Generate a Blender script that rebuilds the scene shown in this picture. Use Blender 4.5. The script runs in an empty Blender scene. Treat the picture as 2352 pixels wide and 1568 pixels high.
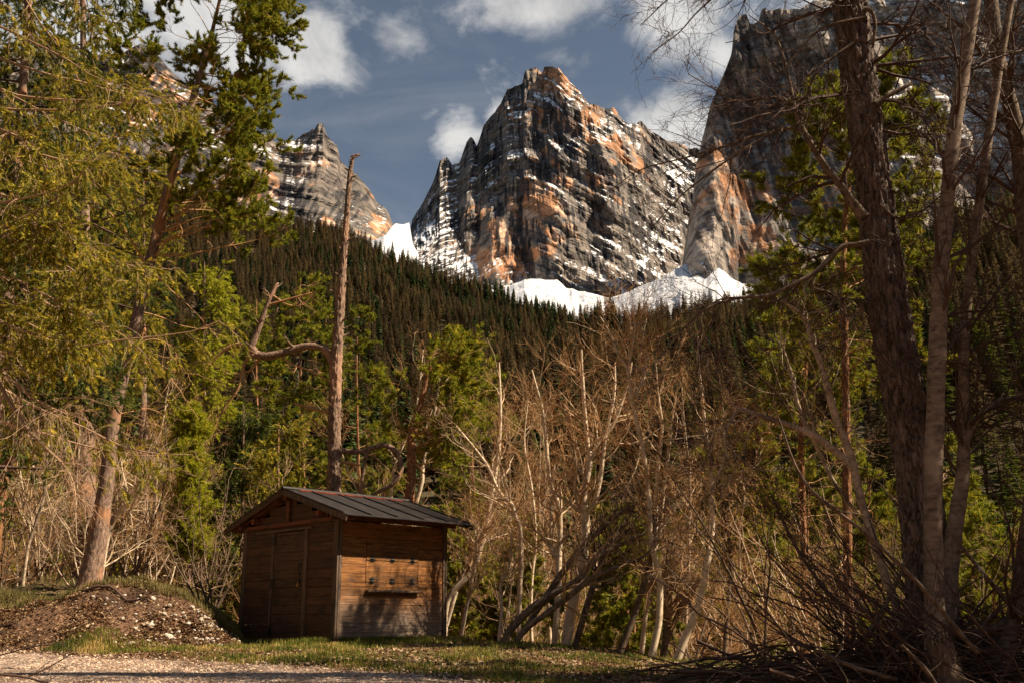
import bpy, math, random
import numpy as np
from mathutils import Vector, Matrix
R_ = math.radians
SC = bpy.context.scene
COL = SC.collection
# ------------------------------------------------------------------ camera
F_D = 3800*0.59756; PITCH = .277; ROLL = -.010; CAM = np.array([0, 0, 1.6])
cxa = np.array([1, 0, 0.]); cup = np.array([0, -math.sin(PITCH), math.cos(PITCH)]); cfw = np.array([0, math.cos(PITCH), math.sin(PITCH)])
RX = math.cos(ROLL)*cxa+math.sin(ROLL)*cup
RU = -math.sin(ROLL)*cxa+math.cos(ROLL)*cup
cd = bpy.data.cameras.new('camera'); cam = bpy.data.objects.new('camera', cd); COL.objects.link(cam)
cd.sensor_width = 36; cd.lens = 3800/3936*36; cd.clip_start = .1; cd.clip_end = 20000
cam.matrix_world = Matrix(((RX[0], RU[0], -cfw[0], CAM[0]), (RX[1], RU[1], -cfw[1], CAM[1]), (RX[2], RU[2], -cfw[2], CAM[2]), (0, 0, 0, 1)))
SC.camera = cam
def raydir(px, py):
    px = np.asarray(px, float); py = np.asarray(py, float)
    return cfw*F_D+RX*(px-1176)[..., None]-RU*(py-784)[..., None]
def at(px, py, Y):                       # a point of the place from its bearing and its distance ahead
    d = raydir(px, py); return CAM+d*(np.asarray(Y, float)/d[..., 1])[..., None]
# ------------------------------------------------------------------ light
SAZ, SEL = R_(97), R_(48)
sv = Vector((math.sin(SAZ)*math.cos(SEL), math.cos(SAZ)*math.cos(SEL), math.sin(SEL)))
sl = bpy.data.lights.new('sun', 'SUN'); sl.energy = 5.0; sl.angle = R_(.5); sl.color = (1, .82, .60)
so = bpy.data.objects.new('sun', sl); COL.objects.link(so); so.rotation_euler = sv.to_track_quat('Z', 'Y').to_euler(); so.location = (30, -10, 60)
SC.view_settings.view_transform = 'Standard'; SC.view_settings.look = 'None'; SC.view_settings.exposure = 0.9
SC.cycles.max_bounces = 5; SC.cycles.diffuse_bounces = 3; SC.cycles.glossy_bounces = 2; SC.cycles.transmission_bounces = 2
SC.cycles.use_denoising = True; SC.cycles.denoiser = 'OPENIMAGEDENOISE'; SC.cycles.denoising_input_passes = 'RGB_ALBEDO_NORMAL'; SC.cycles.denoising_prefilter = 'NONE'; SC.cycles.caustics_reflective = False; SC.cycles.caustics_refractive = False
SC.cycles.adaptive_threshold = .02
SC.render.film_transparent = False
class NT:
    def __init__(s, tree): s.t = tree; s.n = tree.nodes; s.l = tree.links; s.n.clear()
    def add(s, typ, ins=None, **kw):
        nd = s.n.new(typ)
        for k, v in kw.items(): setattr(nd, k, v)
        for k, v in (ins or {}).items():
            sk = nd.inputs[k]
            if hasattr(v, 'is_output') or isinstance(v, bpy.types.NodeSocket): s.l.new(v, sk)
            else: sk.default_value = v
        return nd
    def math(s, op, a, b=0., c=None):
        i = {0: a, 1: b}
        if c is not None: i[2] = c
        return s.add('ShaderNodeMath', i, operation=op).outputs[0]
    def mix(s, f, a, b, typ='MIX'):
        n_ = s.add('ShaderNodeMix', {0: f, 6: a, 7: b}, data_type='RGBA', blend_type=typ); return n_.outputs[2]
    def noise(s, vec, sc, det=4, ro=.55, dist=0.):
        return s.add('ShaderNodeTexNoise', {'Vector': vec, 'Scale': sc, 'Detail': det, 'Roughness': ro, 'Distortion': dist}).outputs[0]
    def ramp(s, f, stops, interp='LINEAR'):
        r = s.add('ShaderNodeValToRGB', {0: f}); r.color_ramp.interpolation = interp
        e = r.color_ramp.elements
        while len(e) < len(stops): e.new(.5)
        for i, (p, c) in enumerate(stops):
            e[i].position = p; e[i].color = (*c, 1) if len(c) == 3 else c
        return r.outputs[0]
    def ss(s, f, lo, hi):
        return s.add('ShaderNodeMapRange', {0: f, 1: lo, 2: hi, 3: 0., 4: 1.}, interpolation_type='SMOOTHSTEP').outputs[0]
    def scale(s, vec, v3):
        return s.add('ShaderNodeMapping', {'Vector': vec, 'Scale': v3}).outputs[0]
# world
W = bpy.data.worlds.new('World'); SC.world = W; W.use_nodes = True
w = NT(W.node_tree)
sky = w.add('ShaderNodeTexSky'); sky.sky_type = 'NISHITA'; sky.sun_disc = False; sky.sun_elevation = SEL; sky.sun_rotation = SAZ; sky.altitude = 1400; sky.dust_density = .6; sky.ozone_density = 2.0
g = w.add('ShaderNodeTexCoord').outputs['Generated']
nrm = w.add('ShaderNodeVectorMath', {0: g}, operation='NORMALIZE').outputs[0]
sep = w.add('ShaderNodeSeparateXYZ', {0: nrm})
skyc = w.add('ShaderNodeHueSaturation', {'Hue': .492, 'Saturation': .72, 'Value': .49, 'Fac': 1., 'Color': sky.outputs[0]}).outputs[0]
# cloud field: noise over the direction plus a number of cloud bodies at fixed bearings
def blob(px, py, sx, sy, k=1.):
    d = raydir(px, py); d = d/np.linalg.norm(d)
    rt = np.cross(d, [0, 0, 1.]); rt /= np.linalg.norm(rt); up = np.cross(rt, d)
    a = w.add('ShaderNodeVectorMath', {0: nrm, 1: tuple(rt*F_D/sx)}, operation='DOT_PRODUCT').outputs['Value']
    b = w.add('ShaderNodeVectorMath', {0: nrm, 1: tuple(up*F_D/sy)}, operation='DOT_PRODUCT').outputs['Value']
    r2 = w.math('ADD', w.math('MULTIPLY', a, a), w.math('MULTIPLY', b, b))
    return w.math('MULTIPLY', w.math('SUBTRACT', 1., w.math('SQRT', r2)), k)
bl = [(520, 60, 280, 160, 1.3), (690, 105, 125, 130, 1.3), (1250, 10, 230, 85, 1.25), (1050, 310, 85, 80, 1.05), (1560, 60, 150, 130, 1.3), (1660, 130, 130, 130, 1.0),
      (1530, 290, 170, 95, 1.3), (1140, 270, 50, 45, .7), (930, 80, 60, 60, .42), (1310, 140, 60, 40, .45), (1110, 160, 40, 60, .3), (200, 80, 320, 180, 1.1), (2100, -60, 500, 160, 1.)]
acc = None
for q in bl:
    v = blob(*q); acc = v if acc is None else w.math('MAXIMUM', acc, v)
acc = w.math('MAXIMUM', acc, -.8)
n1 = w.noise(w.scale(nrm, (1, 1, 1.5)), 14, 9, .6, .35)
n2 = w.noise(w.scale(nrm, (1, 1, 3)), 4, 6, .6, 1.)
f1 = w.math('ADD', acc, w.math('MULTIPLY', w.math('SUBTRACT', n1, .5), 2.6))
mask = w.ss(f1, .0, .95)
thin = w.math('MULTIPLY', w.ss(n2, .45, .85), .16)
mask2 = w.math('MAXIMUM', mask, thin)
shade = w.ramp(w.noise(nrm, 9, 6, .6, .4), [(.32, (.50, .52, .56)), (.55, (1, 1, 1))])
cl = w.mix(1., shade, (4.5, 4.42, 4.3, 1), 'MULTIPLY')
fin = w.mix(mask2, skyc, cl)
bg = w.add('ShaderNodeBackground', {'Color': fin, 'Strength': .09})
w.add('ShaderNodeOutputWorld', {0: bg.outputs[0]})
# ------------------------------------------------------------------ numpy noise
def _h(ix, iy, iz, s):
    h = (ix.astype(np.int64)*374761393+iy.astype(np.int64)*668265263+iz.astype(np.int64)*2147483647//3+s*974634777) & 0xffffffff
    h = ((h ^ (h >> 13))*1274126177) & 0xffffffff
    h = ((h ^ (h >> 16))*2246822519) & 0xffffffff
    return ((h ^ (h >> 15)) & 0xffffff)/16777215.
def vn(x, y, z=0., s=0):
    x, y, z = np.broadcast_arrays(np.asarray(x, float), np.asarray(y, float), np.asarray(z, float))
    fx, fy, fz = np.floor(x), np.floor(y), np.floor(z); tx, ty, tz = x-fx, y-fy, z-fz
    tx = tx*tx*(3-2*tx); ty = ty*ty*(3-2*ty); tz = tz*tz*(3-2*tz)
    c = lambda a, b, d: _h(fx+a, fy+b, fz+d, s)
    l = lambda a, b, t: a+(b-a)*t
    if not np.any(z):
        return l(l(c(0, 0, 0), c(1, 0, 0), tx), l(c(0, 1, 0), c(1, 1, 0), tx), ty)
    return l(l(l(c(0, 0, 0), c(1, 0, 0), tx), l(c(0, 1, 0), c(1, 1, 0), tx), ty), l(l(c(0, 0, 1), c(1, 0, 1), tx), l(c(0, 1, 1), c(1, 1, 1), tx), ty), tz)
def fbm(x, y, z=0., o=5, s=0, g_=.5):
    a = 1.; t = 0.; n = 0.
    for i in range(o):
        t = t+a*vn(np.asarray(x)*2**i+17.3*i, np.asarray(y)*2**i+5.1*i, np.asarray(z)*2**i, s+i); n += a; a *= g_
    return t/n
def sst(x, a, b):
    t = np.clip((x-a)/(b-a), 0, 1); return t*t*(3-2*t)
# ------------------------------------------------------------------ mesh building
def mkmesh(name, V, T=None, Q=None, mats=(), mi=None, smooth=False, attrs=None, parent=None, link=True):
    V = np.ascontiguousarray(V, np.float32).reshape(-1, 3)
    T = np.zeros((0, 3), np.int32) if T is None else np.asarray(T, np.int32).reshape(-1, 3)
    Q = np.zeros((0, 4), np.int32) if Q is None else np.asarray(Q, np.int32).reshape(-1, 4)
    me = bpy.data.meshes.new(name); me.vertices.add(len(V)); me.vertices.foreach_set('co', V.ravel())
    nl = len(T)*3+len(Q)*4; me.loops.add(nl); me.polygons.add(len(T)+len(Q))
    me.loops.foreach_set('vertex_index', np.concatenate([T.ravel(), Q.ravel()]).astype(np.int32))
    st = np.concatenate([np.arange(len(T))*3, len(T)*3+np.arange(len(Q))*4]).astype(np.int32)
    me.polygons.foreach_set('loop_start', st)
    for m in mats: me.materials.append(m)
    if mi is not None: me.polygons.foreach_set('material_index', np.asarray(mi, np.int32))
    me.polygons.foreach_set('use_smooth', np.full(len(T)+len(Q), smooth))
    for k, a in (attrs or {}).items():
        a = np.asarray(a, np.float32)
        if a.ndim == 1: me.attributes.new(k, 'FLOAT', 'POINT').data.foreach_set('value', a)
        else:
            if a.shape[1] == 3: a = np.concatenate([a, np.ones((len(a), 1), np.float32)], 1)
            me.attributes.new(k, 'FLOAT_COLOR', 'POINT').data.foreach_set('color', a.ravel())
    me.update(calc_edges=True)
    if not link: return me
    o = bpy.data.objects.new(name, me); COL.objects.link(o)
    if parent is not None: o.parent = parent
    return o
def tag(o, label=None, cat=None, group=None, kind=None):
    if label: o['label'] = label
    if cat: o['category'] = cat
    if group: o['group'] = group
    if kind: o['kind'] = kind
    return o
def empty(name, loc, rz=0):
    o = bpy.data.objects.new(name, None); COL.objects.link(o); o.location = tuple(float(c) for c in loc); o.rotation_euler.z = rz; o.empty_display_size = .2; return o
def copy_tree(o, loc, rz, sc=1., tilt=(0, 0)):
    c = o.copy(); COL.objects.link(c); c.location = tuple(float(a) for a in loc); c.rotation_euler = (tilt[0], tilt[1], rz); c.scale = (sc,)*3
    for ch in list(o.children):
        d = ch.copy(); COL.objects.link(d); d.parent = c
    return c
class Geo:
    def __init__(s): s.V = []; s.T = []; s.Q = []; s.A = []; s.n = 0; s.mt = []; s.mq = []
    def add(s, V, T=None, Q=None, m=0, rnd=None):
        V = np.asarray(V, float).reshape(-1, 3)
        if T is not None and len(T): s.T.append(np.asarray(T).reshape(-1, 3)+s.n); s.mt.append(np.full(len(s.T[-1]), m))
        if Q is not None and len(Q): s.Q.append(np.asarray(Q).reshape(-1, 4)+s.n); s.mq.append(np.full(len(s.Q[-1]), m))
        s.A.append(np.zeros(len(V)) if rnd is None else np.broadcast_to(rnd, (len(V),))); s.V.append(V); s.n += len(V)
    def build(s, name, mats, parent=None, smooth=False, off=None, link=True):
        V = np.concatenate(s.V); 
        if off is not None: V = V-np.asarray(off)
        c = lambda L, k: np.concatenate(L) if L else np.zeros((0, k) if k else (0,), int)
        return mkmesh(name, V, c(s.T, 3), c(s.Q, 4), mats, np.concatenate([c(s.mt, 0), c(s.mq, 0)]), smooth, {'rnd': np.concatenate(s.A)}, parent, link)
    def box(s, a, b, m=0, rnd=0., rot=None, org=None):
        a = np.array(a, float); b = np.array(b, float)
        V = np.array([[x, y, z] for x in (a[0], b[0]) for y in (a[1], b[1]) for z in (a[2], b[2])])
        if rot is not None:
            o_ = (a+b)/2 if org is None else np.array(org); V = (V-o_)@np.array(rot).T+o_
        s.add(V, None, [[0, 1, 3, 2], [4, 6, 7, 5], [0, 4, 5, 1], [2, 3, 7, 6], [0, 2, 6, 4], [1, 5, 7, 3]], m, rnd)
def nz(v): return v/np.maximum(np.linalg.norm(v, axis=-1, keepdims=True), 1e-9)
def tubes(P, R, k=3, geo=None, m=0, rnd=None, bump=0., cap=False, rng=None):
    """P (m,n,3), R (m,n) -> swept tubes"""
    M, N, _ = P.shape
    Tn = np.gradient(P, axis=1); Tn = nz(Tn)
    ref = np.where(np.abs(Tn[:, :1, 2:3]) > .8, np.array([1., 0, 0]), np.array([0, 0, 1.]))
    A = np.zeros_like(P); a = nz(np.cross(Tn[:, 0], ref[:, 0])); A[:, 0] = a
    for j in range(1, N):
        a = a-Tn[:, j]*np.sum(a*Tn[:, j], -1, keepdims=True); a = nz(a); A[:, j] = a
    B = np.cross(Tn, A)
    th = np.arange(k)*2*np.pi/k
    rr = R[..., None]*np.ones(k)
    if bump: rr = rr*(1+bump*((rng or np.random.default_rng(1)).random(rr.shape)-.5)*2)
    V = P[:, :, None]+rr[..., None]*(A[:, :, None]*np.cos(th)[:, None]+B[:, :, None]*np.sin(th)[:, None])
    i = np.arange(M)[:, None, None]*N*k+np.arange(N-1)[None, :, None]*k+np.arange(k)[None, None]
    i2 = np.arange(M)[:, None, None]*N*k+np.arange(N-1)[None, :, None]*k+((np.arange(k)+1) % k)[None, None]
    Q = np.stack([i, i2, i2+k, i+k], -1).reshape(-1, 4)
    T = None
    if cap:
        base = np.arange(M)*N*k+(N-1)*k
        T = np.stack([np.stack([base, base+j, base+j+1], -1) for j in range(1, k-1)], 1).reshape(-1, 3)
    r = None if rnd is None else np.repeat(np.broadcast_to(rnd, (M,)), N*k)
    geo.add(V.reshape(-1, 3), T, Q, m, r)
def bark_tube(P, R, k, n, amp, fu, fv, geo, m=0, seed=0, plates=.5):
    """a trunk whose furrows and plates are real relief"""
    t = np.linspace(0, 1, n)[None]; P = lerp_at(P, t); R = lerp_at(R, t); g2 = Geo(); tubes(P, R, k, g2)
    V = g2.V[0].reshape(n, k, 3); Cn = P[0][:, None]; out = nz(V-Cn); th = np.arange(k)/k*2*np.pi; s = np.concatenate([[0], np.cumsum(np.linalg.norm(np.diff(P[0], axis=0), axis=1))])[:, None]
    c, q = np.cos(th)[None]*R.mean()*fu, np.sin(th)[None]*R.mean()*fu
    a = fbm(c+s*.15, q, s*fv, o=3, s=seed); rg = 1-np.abs(a*2-1)*2.2; pl = fbm(c*1.6+7, q*1.6, s*fv*2.6, o=3, s=seed+3)
    d = amp*(-np.clip(rg, -.2, 1)**2*1.2+plates*(pl-.5)*1.6)*np.clip(R[0]/R.max(), .15, 1)[:, None]
    geo.add((V+out*d[..., None]).reshape(-1, 3), g2.T[0] if g2.T else None, g2.Q[0], m)
def smooth_path(pts, n):
    """pts list of (x,y,z,r) -> Catmull-Rom resampled P (1,n,3), R (1,n)"""
    p = np.array(pts, float); p = np.vstack([2*p[0]-p[1], p, 2*p[-1]-p[-2]])
    m = len(p)-3; t = np.linspace(0, m-1e-6, n); i = t.astype(int); f = (t-i)[:, None]
    a, b, c, d = p[i], p[i+1], p[i+2], p[i+3]
    q = .5*((2*b)+(-a+c)*f+(2*a-5*b+4*c-d)*f**2+(-a+3*b-3*c+d)*f**3)
    return q[None, :, :3], np.maximum(q[None, :, 3], .002)
def trace(pts, Y, n=24):
    """pts (px,py,width_px[,Y]) followed up a stem standing Y ahead"""
    o = []
    for q in pts:
        yy = q[3] if len(q) > 3 else Y
        p = at(q[0], q[1], yy); o.append((*p, q[2]/2*np.linalg.norm(p-CAM)/np.linalg.norm(raydir(q[0], q[1]))))
    return smooth_path(o, n)
def lerp_at(P, t):
    M, N = P.shape[:2]; x = t*(N-1); i = np.minimum(x.astype(int), N-2); f = x-i
    j = np.arange(M)[:, None]
    if P.ndim == 3: f = f[..., None]
    return P[j, i]*(1-f)+P[j, i+1]*f
def grow(P, R, c, tr, ang, L, n, up, wob, rr, rng, rmin=.003, taper=.5, bias=None, keep=1., tip=.12, even=False):
    """c children along each parent path; L = absolute length range at the parent's base"""
    M, N, _ = P.shape
    t = rng.uniform(tr[0], tr[1], (M, c))
    if even: t = tr[0]+(tr[1]-tr[0])*((np.arange(c)+rng.uniform(0, 1, (M, c)))/c)
    pos = lerp_at(P, t); tan = nz(lerp_at(np.gradient(P, axis=1), t)); rad = lerp_at(R, t)*rr
    rv = rng.normal(size=(M, c, 3)); 
    if bias is not None: rv = rv+np.asarray(bias)
    perp = nz(rv-tan*np.sum(rv*tan, -1, keepdims=True))
    a = np.radians(rng.normal(ang[0], ang[1], (M, c)))[..., None]
    d = tan*np.cos(a)+perp*np.sin(a)
    ln = rng.uniform(L[0], L[1], (M, c))*(1-taper*t)
    if keep < 1: 
        k = rng.random((M, c)) < keep; pos, d, ln, rad = pos[k], d[k], ln[k], rad[k]
    else: pos, d, ln, rad = pos.reshape(-1, 3), d.reshape(-1, 3), ln.ravel(), rad.ravel()
    m = len(pos); out = np.zeros((m, n, 3)); out[:, 0] = pos
    for j in range(1, n):
        d = nz(d+rng.normal(size=(m, 3))*wob+np.array([0, 0, up if not callable(up) else up(j/(n-1))]))
        pos = pos+d*(ln/(n-1))[:, None]; out[:, j] = pos
    s = np.linspace(0, 1, n)
    return out, np.maximum(np.maximum(rad, rmin)[:, None]*(1-(1-tip)*s), rmin*.6)
def instance(tv, tt, pos, X, Y, Z, sc, geo, m=0, rnd=None):
    """stamp a template at many places: axes X,Y,Z (m,3), sizes sc (m,)"""
    k = len(tv); V = pos[:, None]+sc[:, None, None]*(tv[None, :, 0:1]*X[:, None]+tv[None, :, 1:2]*Y[:, None]+tv[None, :, 2:3]*Z[:, None])
    T = (tt[None]+(np.arange(len(pos))*k)[:, None, None]).reshape(-1, 3)
    geo.add(V.reshape(-1, 3), T, None, m, None if rnd is None else np.repeat(rnd, k))
def frames(d, rng, flat=False):
    d = nz(d); r = rng.normal(size=d.shape) if not flat else np.array([0, 0, 1.])+rng.normal(size=d.shape)*.25
    x = nz(np.cross(d, r)); return x, np.cross(d, x), d
# ------------------------------------------------------------------ materials
def mat(name, fn, rough=.8, trans=0., bump=None, spec=.25, smp=None):
    m = bpy.data.materials.new(name); m.use_nodes = True; t = NT(m.node_tree)
    col, h, rg = _un(fn(t))
    b = t.add('ShaderNodeBsdfPrincipled', {'Base Color': col, 'Roughness': rough if rg is None else rg, 'Specular IOR Level': spec})
    if h is not None:
        bp = t.add('ShaderNodeBump', {'Height': h[0], 'Strength': h[1], 'Distance': h[2]}); t.l.new(bp.outputs[0], b.inputs['Normal'])
    out = b.outputs[0]
    if trans:
        tr = t.add('ShaderNodeBsdfTranslucent', {'Color': col}); out = t.add('ShaderNodeMixShader', {0: trans, 1: out, 2: tr.outputs[0]}).outputs[0]
    t.add('ShaderNodeOutputMaterial', {0: out}); return m
def _un(r):
    if isinstance(r, tuple) and not isinstance(r[0], float): return (r+(None, None))[:3]
    return r, None, None
def C(*c): return (*c, 1.)
def obc(t): return t.add('ShaderNodeTexCoord').outputs['Object']
def geop(t): return t.add('ShaderNodeNewGeometry').outputs['Position']
def attr(t, n): return t.add('ShaderNodeAttribute', attribute_name=n)
def m_bark(name, dark, light, extra=None, vs=6., hs=30., thr=(.35, .65), bumpd=.02, bs=.8, extra_thr=.6):
    def f(t):
        p = t.scale(geop(t), (hs, hs, vs)); n = t.noise(p, 1., 6, .65, .6)
        c = t.ramp(n, [(thr[0], dark), (thr[1], light)])
        v = t.noise(geop(t), 1.3, 3)
        if extra: c = t.mix(t.ss(v, extra_thr, extra_thr+.12), c, C(*extra))
        return c, (n, bs, bumpd)
    return mat(name, f, .9)
def m_leaf(name, a, b, trans=.35, c3=None, objr=0.):
    def f(t):
        r = attr(t, 'rnd').outputs['Fac']
        st = [(.1, a), (.6, b)]+([(.95, c3)] if c3 else [])
        c = t.ramp(r, st)
        if objr:
            k = t.add('ShaderNodeObjectInfo').outputs['Random']
            c = t.mix(1., c, t.ramp(k, [(0, (1-objr,)*3), (1, (1+objr, 1+objr*.9, 1))]), 'MULTIPLY')
        return c
    return mat(name, f, .6, trans, spec=.2)
# ================================================================== terrain
def az_of(px, py=900):
    d = raydir(px, py); return np.arctan2(d[..., 0], d[..., 1])
RID = np.array([(-900, 150, 1000), (0, 300, 1000), (400, 425, 1000), (600, 485, 1000), (690, 492, 1000), (820, 522, 1000), (900, 562, 980), (1000, 600, 950), (1100, 640, 900), (1200, 672, 850), (1280, 692, 820),
                (1330, 708, 780), (1430, 708, 700), (1540, 688, 700), (1650, 680, 700), (1750, 676, 700), (1850, 635, 720), (2000, 560, 750), (2150, 500, 780), (2352, 420, 800), (2800, 250, 800), (3400, 250, 800)], float)
_ra = np.array([az_of(a, b) for a, b, c in RID])
_rt = np.array([(lambda d: d[2]/math.hypot(d[0], d[1]))(raydir(a, b+34*1000/c)) for a, b, c in RID])
_rp = 1.25+.3*(1-np.clip((RID[:, 0]-700)/1100, 0, 1))
def near_z(x, y):
    z = np.interp(y, [0, 9, 10, 12.8, 14, 16.6, 40], [.85, .95, .99, 1.14, 1.24, 1.27, 1.27])
    z = z-.32*sst(x, -.5, 3.5)*sst(y, 10, 14)
    amp = np.interp(x/np.maximum(y, 1), [-2, -.9, -.51, -.413, -.371, -.329, -.307, -.286, -.270, -.262], [.9, .98, 1.0, 1.0, .98, .88, .75, .5, .24, 0])
    ey = 14.9+.5*(fbm(x*.5, x*0, s=33)-.5)
    z = z+amp*sst(y+.3*np.sin(x*1.7), ey, 17.6)
    z = z+.05*(fbm(x*.8, y*.8, s=3, o=4)-.5)*2*sst(y, 11, 14)+.40*(fbm(x*.9, y*.9, s=8, o=6, g_=.55)-.5)*2*sst(y, 13.8, 15.5)*sst(-x/np.maximum(y, 1), .27, .33)
    st = 17.8-1.2*sst(x, 0, 3)+3*sst(-x, 3, 6)
    z = z-4.2*sst(y, st, st+13)
    return z
def ground_z(x, y):
    x = np.asarray(x, float); y = np.asarray(y, float)
    r = np.hypot(x, y); a = np.clip(np.arctan2(x, y), _ra[0], _ra[-1])
    R1 = np.interp(a, _ra, RID[:, 2]); zr = 1.6+np.interp(a, _ra, _rt)*R1; p = np.interp(a, _ra, _rp)
    t = np.clip((r-45)/(R1-45), 0, None)
    zh = -3.4+(zr+3.4)*np.where(t < 1, np.clip(t, 0, 1)**p, 1-.8*np.clip(t-1, 0, 1))
    zh = zh+(fbm(x/90, y/90, s=21, o=4)-.5)*46*sst(r, 60, 350)*np.clip(1.4-t, 0, 1)
    fz = np.where(y > 0, 1, 0)
    k = sst(r, 30, 46)
    zn = near_z(x, y)+.0*fz
    return zn*(1-k)+zh*k
def gz(x, y): return float(ground_z(np.array([x]), np.array([y]))[0])
ROAD = np.array([(-40, 15.2), (-12, 14.5), (-6.6, 14.1), (-5, 13.5), (-3.6, 12.9), (-2.2, 12.1), (-1.1, 11.3), (-.35, 10.5), (.4, 9.2), (1.5, 6), (2, 0), (2, -30)], float)
def road_edge_y(x): return np.interp(x, ROAD[:-3, 0], ROAD[:-3, 1])
def m_ground():
    def f(t):
        p = geop(t); m = attr(t, 'cover').outputs['Color']; s = t.add('ShaderNodeSeparateColor', {0: m})
        n = t.noise(p, 2.2, 6, .65); n2 = t.noise(p, 28, 5, .7); n3 = t.noise(p, 9, 4, .6)
        lit = t.ramp(n2, [(.3, (.03, .016, .01)), (.5, (.15, .08, .045)), (.72, (.40, .26, .16))])
        gr = t.ramp(n2, [(.3, (.03, .045, .012)), (.55, (.12, .13, .03)), (.75, (.33, .27, .10))])
        gr = t.mix(t.ss(n3, .42, .62), gr, lit)
        lit = t.mix(t.ss(t.noise(p, .9, 5, .7), .45, .62), lit, t.mix(.72, lit, C(.035, .018, .012))); c = t.mix(s.outputs[0], lit, gr)
        far = t.ramp(t.noise(p, .05, 6, .7), [(.3, (.035, .03, .02)), (.5, (.08, .055, .03)), (.7, (.055, .06, .02))])
        c = t.mix(s.outputs[1], c, far)
        h = t.math('ADD', t.math('MULTIPLY', n2, .6), n3)
        return c, (h, .9, .06)
    return mat('soil_and_litter', f, .95)
def build_ground():
    az = np.concatenate([np.linspace(-math.pi, -.72, 70)[:-1], np.linspace(-.72, .72, 760), np.linspace(.72, math.pi, 70)[1:]])
    r = np.concatenate([[.3, 2, 4], np.geomspace(6, 1500, 560), [1900, 2600, 4000]])
    A, Rr = np.meshgrid(az, r); X = Rr*np.sin(A); Y = Rr*np.cos(A)
    Z = ground_z(X, Y)
    n, m = A.shape; i = (np.arange(n-1)[:, None]*m+np.arange(m-1)[None]).ravel()
    Q = np.stack([i, i+1, i+m+1, i+m], -1)[:, ::-1]
    near = Rr < 40
    grass = sst(Y-road_edge_y(X), 0, .8)*(1-sst(Y, 16.6+.0*X, 17.6))*sst(X, -5.2, -3.6)
    bt = sst(Y, 17., 17.5)*(1-sst(Y, 18.5, 20))*(1-sst(X, -4.6, -4))
    grass = np.maximum(grass, bt*.8)*near
    cov = np.stack([grass, sst(Rr, 28, 60), 0*Rr], -1).reshape(-1, 3)
    o = mkmesh('ground', np.stack([X, Y, Z], -1), None, Q, [m_ground()], smooth=True, attrs={'cover': cov}); tag(o, kind='structure'); return o
def build_road():
    nx, ny = 420, 260
    U, Vv = np.meshgrid(np.linspace(0, 1, nx), np.linspace(0, 1, ny))
    X = -14+U*17; e = road_edge_y(X)+.35*(fbm(X*1.3, X*0+3, s=5)-.5); e = np.where(X > .6, np.minimum(e, 9.4-(X-.6)*1.7), e)
    Y = 5+(e-5)*Vv
    Z = ground_z(X, Y)+.006+.02*(fbm(X*3, Y*3, s=40, o=3)-.5)*np.clip((1-Vv)*20, 0, 1)+.014
    i = (np.arange(ny-1)[:, None]*nx+np.arange(nx-1)[None]).ravel()
    Q = np.stack([i, i+1, i+nx+1, i+nx], -1)
    def f(t):
        p = geop(t); v = t.add('ShaderNodeTexVoronoi', {'Vector': p, 'Scale': 26.}); c = t.ramp(t.add('ShaderNodeSeparateColor', {0: v.outputs['Color']}).outputs[0], [(0, (.18, .12, .09)), (.5, (.38, .28, .215)), (1, (.60, .49, .40))])
        d = v.outputs['Distance']; n = t.noise(p, 1.2, 5)
        c = t.mix(t.ss(n, .42, .66), c, C(.13, .075, .045))
        h = t.math('SUBTRACT', 1., t.math('MULTIPLY', d, 1.4)); return c, (h, .8, .03)
    o = mkmesh('road', np.stack([X, Y, Z], -1), None, Q, [mat('gravel', f, .95)], smooth=True); tag(o, kind='structure'); return o
# ------------------------------------------------------------------ mountains
def m_rock(name):
    def f(t):
        p = geop(t); a = attr(t, 'rock').outputs['Color']; sn = attr(t, 'snow').outputs['Fac']
        n = t.noise(t.scale(p, (1, 1, .35)), .035, 8, .72); n2 = t.noise(t.scale(p, (.5, .5, 2.4)), .045, 6, .7)
        k = t.ramp(t.math('MULTIPLY', t.math('ADD', n, n2), .5), [(.38, (.26, .25, .27)), (.49, (.85, .85, .85)), (.62, (1.6, 1.5, 1.42))])
        c = t.mix(1., a, k, 'MULTIPLY')
        s = t.ss(t.math('ADD', sn, t.math('MULTIPLY', t.math('SUBTRACT', t.noise(t.scale(p, (1, 1, 1.6)), .11, 7, .8), .5), 1.5)), .46, .58)
        c = t.mix(s, c, C(.88, .90, .94)); return c, (t.math('ADD', n, n2), .9, 4.)
    return mat(name, f, .9, spec=.1)
def stair(s, q=.62):
    k = np.floor(s); f = s-k; return k+np.where(f < q, f*.25/q, .25+.75*sst(f, q, 1)), f
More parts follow.
